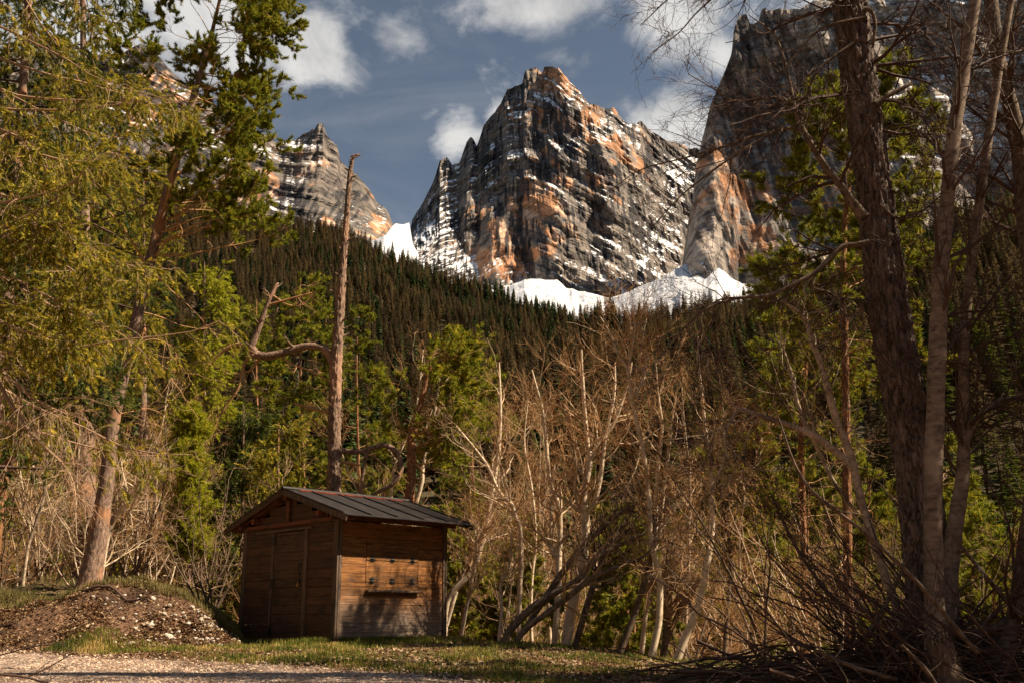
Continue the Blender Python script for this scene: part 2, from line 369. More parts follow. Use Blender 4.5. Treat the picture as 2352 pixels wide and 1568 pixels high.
def mountain(name, label, sil, base, D, dip, seed, rockf, snowf, nu=760, nv=560, steps=((70, 1.), (24, .9), (9, .6)), but=(130, 170), slope=None, back=500, jag=7, gully=26, stepk=lambda a, b: 1.):
    sil = np.array(sil, float); base = np.array(base, float)
    px = np.linspace(sil[0, 0], sil[-1, 0], nu)
    yr = np.interp(px, sil[:, 0], sil[:, 1])+jag*(fbm(px/16, px*0+seed, s=seed, o=5)-.5)*2
    yb = np.interp(px, base[:, 0], base[:, 1])
    v = np.linspace(0, 1, nv); PX, Vv = np.meshgrid(px, v)
    PY = yb+(yr-yb)*Vv
    d0 = np.interp(px, base[:, 0], base[:, 2]); d1 = d0+D
    Dn = d0+(d1-d0)*Vv
    dr = raydir(PX, PY); hh = np.hypot(dr[..., 0], dr[..., 1])
    X = dr[..., 0]/hh*Dn; Z = dr[..., 2]/hh*Dn; cot = D/np.maximum((Z[-1]-Z[0]).mean(), 50)
    wx = X+40*(fbm(X/160, Z/160, s=seed+1)-.5); 
    s_ = Z-np.tan(np.radians(dip if np.isscalar(dip) else np.interp(PX, dip[0], dip[1])))*X+34*(fbm(X/130, Z/190, s=seed+2)-.5)+5*(fbm(X/16, Z/24, s=seed+8)-.5)
    d = Dn.copy()
    d += but[0]*(fbm(X/but[1], Z/(but[1]*2.6), s=seed+3, o=4, g_=.45)-.5)*2
    rg = 1-np.abs(fbm(wx/34, Z/210+s_*.002, s=seed+4, o=4)*2-1); d += gully*(rg-.8); rg3 = 1-np.abs(fbm(wx/75+.25*Z/75, Z/260, s=seed+9, o=3)*2-1); d += gully*1.3*(rg3-.8)
    rg2 = 1-np.abs(fbm(wx/11, Z/60, s=seed+5, o=3)*2-1); d += 8*(rg2-.8)+5*(fbm(X/7, Z/9, s=seed+10, o=3)-.5)
    led = 0
    for T_, am in steps:
        ss_ = s_+T_*1.2*(fbm(X/(T_*4), Z/(T_*4), s=seed+6)-.5); q, fr = stair(ss_/T_, .55); d += cot*am*(q*T_-ss_)*np.clip(2.4*fbm(X/(T_*3)+9, Z/(T_*2), s=seed+7)-.5, 0, 1.3)*stepk(PX, PY)
    d -= (d-Dn)*0
    tp = 1-.0*Vv
    # flatten the very edge so that the ridge keeps its drawn line
    P = CAM+dr/hh[..., None]*d[..., None]
    dz = np.gradient(P, axis=0); dx = np.gradient(P, axis=1); N = nz(np.cross(dx, dz)); N *= np.sign(-np.sum(N*dr, -1, keepdims=True))
    nzv = N[..., 2]
    sm = nzv.copy()
    for _ in range(1): sm[1:-1] = (sm[:-2]+sm[1:-1]+sm[2:])/3
    col = rockf(PX, PY, X, Z, s_, N, seed); snow = snowf(PX, PY, X, Z, s_, sm, seed)
    # the far side of the mountain
    nb = 12; bk = []
    for j in range(1, nb+1):
        q = j/nb; top = P[-1].copy(); hz = dr[-1]/hh[-1][:, None]; pt = top+np.stack([hz[:, 0], hz[:, 1], 0*hz[:, 0]], -1)*back*q; pt[:, 2] = top[:, 2]-(top[:, 2]-CAM[2]-100)*q**.8*.9; bk.append(pt)
    P = np.concatenate([P, np.array(bk)], 0); n, m = P.shape[:2]
    colb = np.concatenate([col, np.repeat(col[-1:], nb, 0)], 0); snb = np.concatenate([snow, np.repeat(snow[-1:], nb, 0)], 0)
    i = (np.arange(n-1)[:, None]*m+np.arange(m-1)[None]).ravel(); Q = np.stack([i, i+1, i+m+1, i+m], -1)
    o = mkmesh(name, P, None, Q, [m_rock('rock_and_snow')], smooth=False, attrs={'rock': colb.reshape(-1, 3), 'snow': snb.ravel()})
    return tag(o, label, None, None, 'structure')
GREY = np.array([.21, .185, .165]); DARK = np.array([.045, .045, .05]); ORG = np.array([.42, .225, .125]); PALE = np.array([.52, .37, .27])
def bl2(PX, PY, L):
    m = np.zeros_like(PX)
    for x, y, sx, sy, k in L: m = np.maximum(m, k*np.exp(-(((PX-x)/sx)**2+((PY-y)/sy)**2)))
    return m
def rock_mix(om, PX, PY, X, Z, s_, N, seed, dark=.5, grey=GREY):
    n1 = fbm(X/26, s_/26, s=seed+11, o=5); n2 = fbm(X/60, Z/60, s=seed+12, o=4)
    st = fbm(X/5.5, Z/70+s_/300, s=seed+13, o=4); big = fbm(X/70, Z/120, s=seed+14)
    lay = fbm(X/90, s_/7, s=seed+15, o=4)
    o = sst(om+(n1-.5)*1.5+(n2-.5)*.9, .42, .62)[..., None]
    pale = sst(fbm(X/18, Z/30, s=seed+16, o=4), .5, .66)[..., None]
    oc = ORG*(1-pale)+PALE*pale
    gc = grey*(.35+1.3*lay[..., None])
    c = gc*(1-o)+oc*(.65+.7*lay[..., None])*o
    stn = (sst(st+(big-.5)*1.1, .51, .62)*dark)[..., None]
    c = c*(1-stn)+DARK*stn
    return np.clip(c, .02, .9)
def build_mountains():
    cs = [(905, 640), (925, 600), (938, 540), (947, 500), (965, 478), (985, 440), (1000, 405), (1010, 372), (1025, 361), (1040, 380), (1055, 372), (1072, 326), (1082, 318), (1095, 335), (1110, 290), (1130, 262), (1150, 240), (1165, 205), (1200, 190),
          (1205, 165), (1220, 157), (1235, 161), (1245, 170), (1250, 157), (1282, 154), (1300, 175), (1320, 200), (1350, 235), (1380, 245), (1410, 250), (1430, 275), (1450, 285), (1475, 280), (1495, 300), (1530, 320), (1570, 335), (1610, 345), (1660, 400), (1720, 420)]
    cb = [(905, 620, 1900), (1000, 640, 1850), (1100, 680, 1800), (1200, 695, 1780), (1350, 720, 1760), (1450, 715, 1800), (1560, 660, 1900), (1720, 640, 2000)]
    def rc(PX, PY, X, Z, s_, N, sd):
        om = bl2(PX, PY, [(1270, 200, 60, 45, .95), (1320, 270, 110, 60, .8), (1240, 280, 70, 80, .55), (1150, 560, 90, 85, 1.0), (1225, 470, 75, 80, 1.1), (1190, 590, 80, 50, .9), (1130, 590, 60, 40, .9), (1270, 520, 60, 60, .8), (1330, 420, 110, 40, .62), (1180, 420, 80, 60, .45), (1380, 330, 90, 50, .55), (1390, 650, 90, 25, .35), (1480, 370, 60, 40, .4)])
        return rock_mix(om, PX, PY, X, Z, s_, N, sd, .9)
    def sc(PX, PY, X, Z, s_, nzv, sd):
        reg = bl2(PX, PY, [(1420, 300, 90, 45, .30), (1500, 560, 90, 120, .22), (1000, 500, 70, 110, .24), (1080, 420, 60, 90, .16), (1040, 600, 90, 40, .2), (1190, 330, 60, 60, .16), (1310, 210, 70, 50, .26), (1200, 260, 100, 50, .1), (1450, 450, 80, 80, .18), (1350, 630, 160, 40, .08), (1560, 400, 80, 60, .25)])-bl2(PX, PY, [(1200, 520, 110, 90, .26)])
        return sst(nzv, .3, .95)*.62+reg*1.3-.04+(fbm(X/50, Z/50, s=sd+20)-.5)*.6+(fbm(X/7, s_/4, s=sd+22)-.5)*.7
    mountain('mountain', 'pointed orange and grey rock peak streaked with snow in the centre', cs, cb, 430, ([900, 1100, 1300, 1600], [34, 26, -30, -36]), 3, rc, sc, 820, 620, but=(230, 210), gully=34)
    ls = [(-700, -100), (-200, 60), (0, 110), (250, 130), (330, 100), (400, 170), (480, 230), (560, 285), (640, 330), (680, 318), (700, 303), (722, 300), (731, 282), (742, 281), (749, 308), (762, 322), (775, 335), (782, 372), (800, 385), (830, 412), (850, 440), (870, 470), (890, 485), (905, 520), (914, 538), (925, 560), (960, 600)]
    lb = [(-700, 500, 1500), (400, 540, 1500), (700, 570, 1500), (850, 590, 1500), (960, 640, 1500)]
    def rl(PX, PY, X, Z, s_, N, sd):
        om = bl2(PX, PY, [(770, 360, 30, 50, .55), (740, 490, 50, 30, .65), (860, 520, 40, 30, .5), (330, 280, 260, 110, .8), (560, 420, 120, 80, .7), (700, 400, 50, 60, .5)])
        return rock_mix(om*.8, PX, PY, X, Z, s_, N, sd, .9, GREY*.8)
    def sl_(PX, PY, X, Z, s_, nzv, sd):
        reg = bl2(PX, PY, [(400, 230, 300, 110, .22), (700, 330, 60, 20, .2)])
        return sst(nzv, .3, .95)*.6+reg-.13+(fbm(X/50, Z/50, s=sd+20)-.5)*.5+(fbm(X/9, s_/6, s=sd+22)-.5)*.3
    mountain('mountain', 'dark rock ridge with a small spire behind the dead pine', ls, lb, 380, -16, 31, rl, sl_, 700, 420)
    rs = [(1545, 690), (1562, 640), (1570, 580), (1580, 520), (1590, 470), (1598, 380), (1612, 320), (1630, 250), (1650, 200), (1668, 160), (1680, 130), (1685, 80), (1690, 55), (1700, 38), (1716, 34), (1722, 52), (1742, 48), (1750, 18), (1790, 25), (1830, 20), (1870, 5), (1900, -10), (1960, -60), (2100, -120), (2400, -160), (2800, -200), (3400, -100)]
    rb = [(1545, 660, 1440), (1566, 660, 1370), (1640, 672, 1360), (1700, 720, 1440), (1900, 700, 1400), (2352, 620, 1500), (3400, 560, 1500)]
    def rr_(PX, PY, X, Z, s_, N, sd):
        om = bl2(PX, PY, [(1680, 460, 70, 150, .62), (1740, 560, 100, 70, .55), (1740, 350, 110, 130, .56), (1650, 300, 50, 110, .5), (1830, 430, 80, 130, .55), (2300, 420, 120, 70, .3)])+(fbm(X/9, Z/90, s=sd+30, o=4)-.5)*.9
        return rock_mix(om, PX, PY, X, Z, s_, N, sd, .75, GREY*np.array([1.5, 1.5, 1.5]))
    def sr(PX, PY, X, Z, s_, nzv, sd):
        reg = .42*sst(PX, 1750, 1950)*(1-sst(PY, 330, 520))+bl2(PX, PY, [(1780, 120, 110, 90, .16), (1640, 600, 60, 30, .2), (1660, 640, 90, 25, .3)])-.22*(1-sst(PX, 1760, 1900))*sst(PY, 180, 300)*(1-sst(PY, 560, 600))
        lay = fbm(X/80, s_/9, s=sd+21, o=4)
        return sst(nzv, .3, .95)*.6+reg-.14+(lay-.5)*.8*sst(PX, 1750, 1950)+(fbm(X/50, Z/50, s=sd+20)-.5)*.4+(fbm(X/9, s_/6, s=sd+22)-.5)*.3
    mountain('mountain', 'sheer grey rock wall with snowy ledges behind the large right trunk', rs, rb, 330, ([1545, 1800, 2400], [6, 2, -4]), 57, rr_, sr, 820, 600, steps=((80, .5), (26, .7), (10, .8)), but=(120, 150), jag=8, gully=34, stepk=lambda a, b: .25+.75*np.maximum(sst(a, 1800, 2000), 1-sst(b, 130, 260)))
    # snow fans at the foot of the walls
    sm_ = mat('packed_snow', lambda t: (t.mix(t.ss(t.noise(geop(t), .12, 7, .8), .57, .64), t.mix(t.noise(geop(t), .03, 6, .7), C(.52, .55, .60), C(.84, .85, .88)), C(.13, .11, .095)), (t.noise(geop(t), .03, 6), 1., 12.)), .6)
    F1 = [(840, 560, 1440), (885, 543, 1440), (898, 524, 1500), (908, 512, 1560), (925, 515, 1640), (940, 511, 1700), (948, 560, 1740), (990, 640, 1700), (1060, 650, 1650), (1150, 668, 1520), (1205, 641, 1500), (1240, 640, 1510), (1280, 645, 1520), (1300, 660, 1520), (1350, 673, 1500), (1400, 684, 1480), (1430, 677, 1450), (1480, 655, 1440), (1530, 630, 1440), (1568, 609, 1450), (1620, 590, 1500)]
    F2 = [(1545, 700, 1290), (1562, 662, 1300), (1580, 652, 1310), (1600, 650, 1320), (1620, 640, 1330), (1636, 626, 1345), (1650, 616, 1360), (1662, 624, 1360), (1680, 640, 1350), (1705, 653, 1340), (1740, 656, 1330), (1850, 660, 1300), (2100, 600, 1300)]
    for lab, pts in (('white snow fan below the foot of the central peak', F1), ('snow patch at the foot of the right rock wall', F2)):
        pts = np.array(pts, float); px = np.linspace(pts[0, 0], pts[-1, 0], 360); v = np.linspace(0, 1, 60); PX, Vv = np.meshgrid(px, v)
        top = np.interp(px, pts[:, 0], pts[:, 1])+3*(fbm(px/14, px*0, s=77)-.5)*2; dt = np.interp(px, pts[:, 0], pts[:, 2]); PY = top+(1-Vv)*170
        Dn = dt-(1-Vv)**1.1*430+60*(fbm(PX/60, PY/60, s=78)-.5)*np.minimum((1-Vv)*6, 1)
        dr = raydir(PX, PY); hh = np.hypot(dr[..., 0], dr[..., 1]); P = CAM+dr/hh[..., None]*Dn[..., None]
        bk = P[-1:]+np.array([0, 160, -60.]); P = np.concatenate([P, bk]); n, m = P.shape[:2]; i = (np.arange(n-1)[:, None]*m+np.arange(m-1)[None]).ravel()
        o = mkmesh('snow_field', P, None, np.stack([i, i+1, i+m+1, i+m], -1), [sm_], smooth=True); tag(o, lab, None, None, 'structure')
# ------------------------------------------------------------------ forest on the slopes
def far_conifer(name, h, rad, dens, seed, mats, droop=.35, sp=.55):
    rng = np.random.default_rng(seed); g = Geo()
    tubes(np.array([[[0, 0, -1.], [rng.normal()*.1, 0, h*.5], [0, 0, h]]]), np.array([[h*.013, h*.009, .03]]), 5, g, 0)
    n = int(dens); z = h*(.12+.88*rng.random(n)**.85); fr = 1-(z/h); R = rad*(fr**.8+.04)*rng.uniform(.45, 1.1, n)
    a = rng.uniform(0, 6.283, n); c = np.stack([np.cos(a), np.sin(a), 0*a], -1); side = np.stack([-np.sin(a), np.cos(a), 0*a], -1)
    wd = (R*sp*rng.uniform(.25, .6, n)+.12)[:, None]; root = np.stack([0*a, 0*a, z], -1)+c*(R*rng.uniform(0, .45, n))[:, None]
    tip = np.stack([0*a, 0*a, z-R*droop*rng.uniform(.5, 1.4, n)], -1)+c*R[:, None]; mid = (root+tip)/2+np.array([0, 0, .1])
    V = np.stack([root, mid+side*wd, tip, mid-side*wd, ], 1); V[:, 1, 2] -= (wd*.5)[:, 0]*rng.random(n); V[:, 3, 2] -= (wd*.5)[:, 0]*rng.random(n)
    k = np.arange(n)[:, None]*4; g.add(V.reshape(-1, 3), np.concatenate([k+[0, 1, 2], k+[0, 2, 3]]), None, 1, np.repeat(rng.random(n), 4))
    return g.build(name, mats)
def build_forest():
    rng = np.random.default_rng(5)
    tk = mat('far_bark', lambda t: C(.12, .09, .07), .9)
    def fm(nm, a, b, v=.35):
        return m_leaf(nm, a, b, .25, None, v)
    larch = fm('larch_twigs', (.06, .05, .035), (.21, .16, .095)); spruce = fm('far_spruce_needles', (.022, .04, .016), (.055, .085, .025))
    green = fm('far_pine_needles', (.05, .08, .015), (.14, .16, .03))
    protos = []
    for i in range(3): protos.append(('larch', far_conifer('larch_tree', 17+i*2, 4.4, 420, 10+i, [tk, larch], .12, .30)))
    for i in range(2): protos.append(('spruce', far_conifer('spruce_tree', 17+i*3, 3.9, 420, 20+i, [tk, spruce], .45)))
    for i in range(2): protos.append(('pine', far_conifer('pine_tree', 14+i*2, 3.8, 380, 30+i, [tk, green], .1)))
    # places
    N = 15000
    a = rng.uniform(az_of(-120), az_of(2480), N); r = np.sqrt(rng.uniform(75**2, 1010**2, N))
    keep = rng.random(N) < np.interp(r, [75, 200, 400, 1000], [.55, .9, 1., 1.])
    R1 = np.interp(a, _ra, RID[:, 2]); keep &= r < R1*1.0
    x, y = (r*np.sin(a))[keep], (r*np.cos(a))[keep]; r = r[keep]; a = a[keep]; z = ground_z(x, y)
    px = 1176+np.tan(a)*2271/.98; n2 = fbm(x/60, y/60, s=91, o=4)
    kind = np.zeros(len(x), int)
    left = px < 1330
    pr = np.where(left, .14+.9*(n2-.42)+.25*sst(px, 1050, 1300)*sst(r, 600, 800), .12+1.2*(n2-.45))
    u = rng.random(len(x)); kind = np.where(u < pr, 1, 0)
    gp = np.where(left, .01+.35*(1-sst(r, 110, 260)), .20+.4*(1-sst(r, 120, 300)))
    kind = np.where((rng.random(len(x)) < gp), 2, kind)
    ids = {'larch': [0, 1, 2], 'spruce': [3, 4], 'pine': [5, 6]}
    pid = np.where(kind == 0, rng.integers(0, 3, len(x)), np.where(kind == 1, rng.integers(3, 5, len(x)), rng.integers(5, 7, len(x))))
    sc = rng.uniform(.5, 1.2, len(x))*np.where(r < 150, .7, 1)
    o_ = np.argsort(r); near = o_[:293]; rest = o_[293:]
    lab = {0: ('brown leafless larch standing on the forested slope behind the thicket', 'brown larches on the slope'), 1: ('dark green spruce standing on the forested slope behind the thicket', 'dark spruces on the slope'), 2: ('yellow green pine standing on the forested slope behind the thicket', 'green pines on the slope')}
    first = {}
    for i in near:
        k = int(pid[i]); po = protos[k][1]
        if k not in first: o = po; first[k] = 1
        else: o = po.copy(); COL.objects.link(o)
        o.location = (x[i], y[i], z[i]-.2); o.scale = (sc[i],)*3; o.rotation_euler.z = rng.uniform(0, 6.28)
        l, g_ = lab[int(kind[i])]; tag(o, l, 'tree', g_)
    for k in range(7):
        if k not in first:
            o = protos[k][1]; j = rest[0]; o.location = (x[j], y[j], z[j]-.2); l, g_ = lab[0 if k < 3 else 1 if k < 5 else 2]; tag(o, l, 'tree', g_)
    me = bpy.data.meshes.new('forest'); me.vertices.add(len(rest)); me.vertices.foreach_set('co', np.stack([x[rest], y[rest], z[rest]-.2], -1).astype(np.float32).ravel())
    for nm, tp, arr in (('sc', 'FLOAT', sc[rest]), ('rz', 'FLOAT', rng.uniform(0, 6.28, len(rest)))): me.attributes.new(nm, tp, 'POINT').data.foreach_set('value', arr.astype(np.float32))
    me.attributes.new('pid', 'INT', 'POINT').data.foreach_set('value', pid[rest].astype(np.int32))
    fo = bpy.data.objects.new('forest', me); COL.objects.link(fo); tag(fo, 'mixed brown and dark green conifer forest covering the far slopes', 'forest', None, 'stuff')
    ng = bpy.data.node_groups.new('forest', 'GeometryNodeTree'); ng.interface.new_socket('Geometry', in_out='INPUT', socket_type='NodeSocketGeometry'); ng.interface.new_socket('Geometry', in_out='OUTPUT', socket_type='NodeSocketGeometry')
    N_ = ng.nodes; L = ng.links; gi = N_.new('NodeGroupInput'); go = N_.new('NodeGroupOutput')
    join = N_.new('GeometryNodeJoinGeometry')
    att = {}
    for nm, tp in (('sc', 'FLOAT'), ('rz', 'FLOAT'), ('pid', 'INT')):
        q = N_.new('GeometryNodeInputNamedAttribute'); q.data_type = tp; q.inputs['Name'].default_value = nm; att[nm] = q.outputs['Attribute']
    cmb = N_.new('ShaderNodeCombineXYZ'); L.new(att['rz'], cmb.inputs[2])
    for k in range(7):
        oi = N_.new('GeometryNodeObjectInfo'); oi.inputs['Object'].default_value = protos[k][1]; oi.inputs['As Instance'].default_value = True; oi.transform_space = 'ORIGINAL'
        iop = N_.new('GeometryNodeInstanceOnPoints'); cp = N_.new('FunctionNodeCompare'); cp.data_type = 'INT'; cp.operation = 'EQUAL'
        ii = [s for s in cp.inputs if s.type == 'INT']; L.new(att['pid'], ii[0]); ii[1].default_value = k
        L.new(gi.outputs[0], iop.inputs['Points']); L.new(cp.outputs[0], iop.inputs['Selection']); L.new(oi.outputs['Geometry'], iop.inputs['Instance']); L.new(cmb.outputs[0], iop.inputs['Rotation']); L.new(att['sc'], iop.inputs['Scale']); L.new(iop.outputs[0], join.inputs[0])
    L.new(join.outputs[0], go.inputs[0]); md = fo.modifiers.new('forest', 'NODES'); md.node_group = ng
# ================================================================== hut
HB = np.array([-2.907, 16.626, 1.6-.328]); HW, HL = 2.78, 2.38; HYAW = .756
def m_board(name, cols, grain=1., along='x', weather=True, dark=1.):
    def f(t):
        p = obc(t); s = t.add('ShaderNodeSeparateXYZ', {0: p}); x, y, z = s.outputs
        al = t.math('ADD', x, y) if along == 'x' else z
        ac = z if along == 'x' else t.math('ADD', x, y)
        r = attr(t, 'rnd').outputs['Fac']
        v = t.add('ShaderNodeCombineXYZ', {0: t.math('MULTIPLY', al, 2.2), 1: t.math('MULTIPLY', ac, 42.), 2: t.math('MULTIPLY', r, 40.)}).outputs[0]
        gr = t.noise(v, 1., 6, .6, 1.2)
        kn = t.add('ShaderNodeTexVoronoi', {'Vector': t.add('ShaderNodeCombineXYZ', {0: t.math('MULTIPLY', al, 3.3), 1: t.math('MULTIPLY', ac, 8.5), 2: t.math('MULTIPLY', r, 9.)}).outputs[0], 'Scale': 1.})
        knot = t.math('SUBTRACT', 1., t.ss(kn.outputs['Distance'], .06, .14))
        c = t.ramp(gr, [(.28, cols[0]), (.48, cols[1]), (.72, cols[2])])
        c = t.mix(1., c, t.ramp(r, [(0, (.72, .70, .68)), (1, (1.2, 1.12, 1.05))]), 'MULTIPLY')
        pt = t.noise(t.add('ShaderNodeCombineXYZ', {0: t.math('MULTIPLY', al, 2.5), 1: t.math('MULTIPLY', ac, 5.), 2: r}).outputs[0], 1., 5, .7)
        c = t.mix(t.math('MULTIPLY', t.ss(pt, .50, .66), .7), c, C(.035, .028, .026))
        if weather:
            grey = t.ramp(gr, [(.3, (.13, .105, .085)), (.5, (.29, .235, .19)), (.72, (.47, .39, .31))])
            wz = t.math('ADD', z, t.math('MULTIPLY', t.math('SUBTRACT', t.noise(p, 2.3, 5, .6), .5), .55))
            c = t.mix(t.math('MULTIPLY', t.math('SUBTRACT', 1., t.ss(wz, .25, .95)), .8), c, grey)
        c = t.mix(t.math('MULTIPLY', knot, .7), c, C(.05, .028, .016))
        if dark != 1: c = t.mix(1., c, C(dark, dark, dark), 'MULTIPLY')
        return c, (gr, .22, .004)
    return mat(name, f, .72, spec=.3)
def build_hut():
    Rt = np.array([[1, 0, 0], [0, 1, 0], [0, 0, 1.]])
    root = empty('wooden_hut', HB, -HYAW); tag(root, 'small dark stained plank hut with a low metal gable roof and padlocked door', 'hut')
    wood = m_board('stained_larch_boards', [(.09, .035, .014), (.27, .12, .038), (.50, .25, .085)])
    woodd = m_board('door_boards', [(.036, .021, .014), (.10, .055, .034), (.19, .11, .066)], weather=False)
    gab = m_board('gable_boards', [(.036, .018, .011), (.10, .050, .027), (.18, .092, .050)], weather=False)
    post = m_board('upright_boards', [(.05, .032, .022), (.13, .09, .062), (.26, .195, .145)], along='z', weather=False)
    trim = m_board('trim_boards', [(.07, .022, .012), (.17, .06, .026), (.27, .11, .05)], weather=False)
    iron = mat('black_iron', lambda t: (C(.012, .012, .014), (t.noise(obc(t), 60), .3, .002)), .45, spec=.5)
    rng = np.random.default_rng(4)
    def planks(g, ax, lo, hi, fixed, out, z0, z1, step=.148, th=.028, m=0, joints=()):
        z = z0
        while z < z1-.01:
            zt = min(z+step, z1); segs = [lo]+[j for j in joints if lo < j < hi]+[hi]
            for a, b in zip(segs[:-1], segs[1:]):
                off = rng.uniform(-.003, .003); r = rng.random()
                e = .0035
                p0, p1 = [0]*3, [0]*3
                p0[ax], p1[ax] = a+.001, b-.001; oa = 1-ax
                w0, w1 = sorted((fixed, fixed+out*(th+off))); p0[oa], p1[oa] = w0, w1; p0[2], p1[2] = z+.0, zt-e
                bevbox(g, p0, p1, .004, m, r)
            z = zt
    def bevbox(g, a, b, bv, m=0, r=0., rot=None, org=None):
        a = np.array(a, float); b = np.array(b, float); bv = min(bv, *(np.abs(b-a)*.45))
        V = []; 
        for i in range(8):
            s = np.array([(i >> 2) & 1, (i >> 1) & 1, i & 1]); c = np.where(s, b, a); d = np.where(s, -bv, bv)
            for k in range(3): q = c+d; q[k] = c[k]; V.append(q)
        V = np.array(V); I = lambda i, k: i*3+k
        Q = [[I(0, 0), I(1, 0), I(3, 0), I(2, 0)], [I(4, 0), I(6, 0), I(7, 0), I(5, 0)], [I(0, 1), I(4, 1), I(5, 1), I(1, 1)], [I(2, 1), I(3, 1), I(7, 1), I(6, 1)], [I(0, 2), I(2, 2), I(6, 2), I(4, 2)], [I(1, 2), I(5, 2), I(7, 2), I(3, 2)]]
        for i in range(8):
            for k, bit in ((0, 4), (1, 2), (2, 1)):
                if not i & bit:
                    j = i | bit; k1, k2 = [q for q in range(3) if q != k]; Q.append([I(i, k1), I(i, k2), I(j, k2), I(j, k1)])
        T = [[I(i, 0), I(i, 1), I(i, 2)] for i in range(8)]
        if rot is not None:
            o_ = (a+b)/2 if org is None else np.array(org); V = (V-o_)@np.array(rot).T+o_
        g.add(V, T, Q, m, r)
    H = 2.0
    dx0, dx1 = -HW+.90, -HW+1.96
    def wallobj(name, mt, fn): g = Geo(); fn(g); o = g.build(name, [mt], root); return o
    # front (gable) wall left and right of the door, with the triangle above
    def front(g):
        planks(g, 0, -HW+.06, dx0, 0, -1, .05, H-.08); planks(g, 0, dx1, -.06, 0, -1, .05, H-.08)
        z = H-.08
        while z < 2.5:
            half = (2.60-z-.14)/.32
            if half < .1: break
            a = max(-HW+.03, -HW/2-half+.12); b = min(-.03, -HW/2+half-.12)
            bevbox(g, (a, -.028+rng.uniform(0, .003), z), (b, 0, min(z+.145, 2.52)), .004, 0, rng.random()); z += .148
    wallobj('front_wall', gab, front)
    def side(g):
        planks(g, 1, .06, HL-.06, 0, 1, .05, 1.0, joints=()); planks(g, 1, .06, .57, 0, 1, 1.0+.002, 1.74, .148); planks(g, 1, 1.735, HL-.06, 0, 1, 1.0+.002, 1.74, .148); planks(g, 1, .06, HL-.06, 0, 1, 1.742, H)
        g.box((-.03, .0, .05), (-.004, HL, H), 0, .2)
    wallobj('side_wall', wood, side)
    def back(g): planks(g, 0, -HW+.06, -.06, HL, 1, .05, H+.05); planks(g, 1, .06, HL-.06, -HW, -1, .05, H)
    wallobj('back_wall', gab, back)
    g = Geo(); bevbox(g, (-HW-.01, -.01, -.1), (.01, HL+.01, .045), .01, 0, .5); g.build('sill_beam', [post], root)
    g = Geo(); g.box((-HW+.05, .03, .046), (-.05, HL-.03, .06)); g.build('floor', [gab], root)
    for x, y in ((.0, .0), (-HW, 0), (0, HL), (-HW, HL)):
        g = Geo(); sx = 1 if x == 0 else -1; sy = -1 if y == 0 else 1
        x0, x1 = sorted((x-sx*.075, x+sx*.042)); y0, y1 = sorted((y-sy*.075, y+sy*.042))
        if y == 0: bevbox(g, (x0, y0, .0), (x1, -.001, H+.02), .006, 0, .3)
        else: bevbox(g, (x0, HL+.001, .0), (x1, y1, H+.02), .006, 0, .3)
        xa, xb = sorted((x+sx*.001, x+sx*.045)); ya, yb = sorted((y, y-sy*.06))
        if sx > 0: bevbox(g, (xa, min(ya, yb), .0), (xb, max(ya, yb), H+.02), .006, 0, .8)
        g.build('corner_post', [post], root)
    # door
    g = Geo()
    planks(g, 0, dx0+.075, dx1-.065, -.004, -1, .07, H-.1, .148, .03)
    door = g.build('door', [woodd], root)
    g = Geo()
    bevbox(g, (dx0, -.05, .05), (dx0+.073, -.0, H-.09), .005, 0, .5); bevbox(g, (dx1-.063, -.056, .05), (dx1+.03, -.0, H-.09), .005, 0, .7)
    bevbox(g, (dx0-.5, -.06, H-.088), (dx1+.12, -.029, H-.045), .005, 0, .6); g.build('door_frame', [post], root)
    def hinge(x, z, ax, par, horizontal=False):
        g = Geo()
        if ax == 0:
            for dx in (-.028, .028): bevbox(g, (x+dx-.016, -.062, z-.085), (x+dx+.016, -.052, z+.085), .003)
            tubes(np.array([[[x, -.064, z-.06], [x, -.064, z+.06]]]), np.array([[.009, .009]]), 8, g, cap=True)
        else:
            for dz in (-.027, .027): bevbox(g, (.030, x-.062, z+dz-.013), (.038, x+.062, z+dz+.013), .003)
            for dz in (-.048, .048): bevbox(g, (.030, x-.02, z+dz-.008), (.038, x+.02, z+dz+.008), .003)
            bevbox(g, (.030, x-.012, z-.045), (.046, x+.012, z+.045), .003)
            tubes(np.array([[[.044, x-.035, z], [.044, x+.035, z]]]), np.array([[.009, .009]]), 8, g, cap=True)
        return g.build('hinge', [iron], par)
    for z in (1.77, 1.03, .24): hinge(dx0+.074, z, 0, door)
    g = Geo(); hx = dx1-.16
    tubes(np.array([[[hx, -.034, 1.16], [hx, -.075, 1.19], [hx, -.08, 1.25], [hx, -.075, 1.31], [hx, -.034, 1.34]]]), np.full((1, 5), .011), 8, g); bevbox(g, (hx-.018, -.04, 1.13), (hx+.018, -.034, 1.37), .002)
    g.build('handle', [iron], door)
    g = Geo(); bevbox(g, (hx-.20, -.046, 1.035), (hx+.14, -.036, 1.075), .004); bevbox(g, (hx-.06, -.062, 1.02), (hx-.0, -.045, 1.09), .004)
    g.build('latch', [iron], door)
    g = Geo(); bevbox(g, (hx-.06, -.078, .955), (hx+.0, -.052, 1.005), .006); tubes(np.array([[[hx-.05, -.065, 1.0], [hx-.048, -.065, 1.03], [hx-.03, -.065, 1.045], [hx-.012, -.065, 1.03], [hx-.01, -.065, 1.0]]]), np.full((1, 5), .005), 6, g)
    g.build('padlock', [mat('worn_brass', lambda t: C(.42, .22, .06), .4)], door)
    g = Geo(); bevbox(g, (hx-.10, -.05, .09), (hx+.08, -.034, .13), .004); bevbox(g, (hx+.0, -.06, .075), (hx+.05, -.045, .145), .004); g.build('bolt', [iron], door)
    # hatch on the lit side: two panels of boards, six hinges, a shelf
    g = Geo()
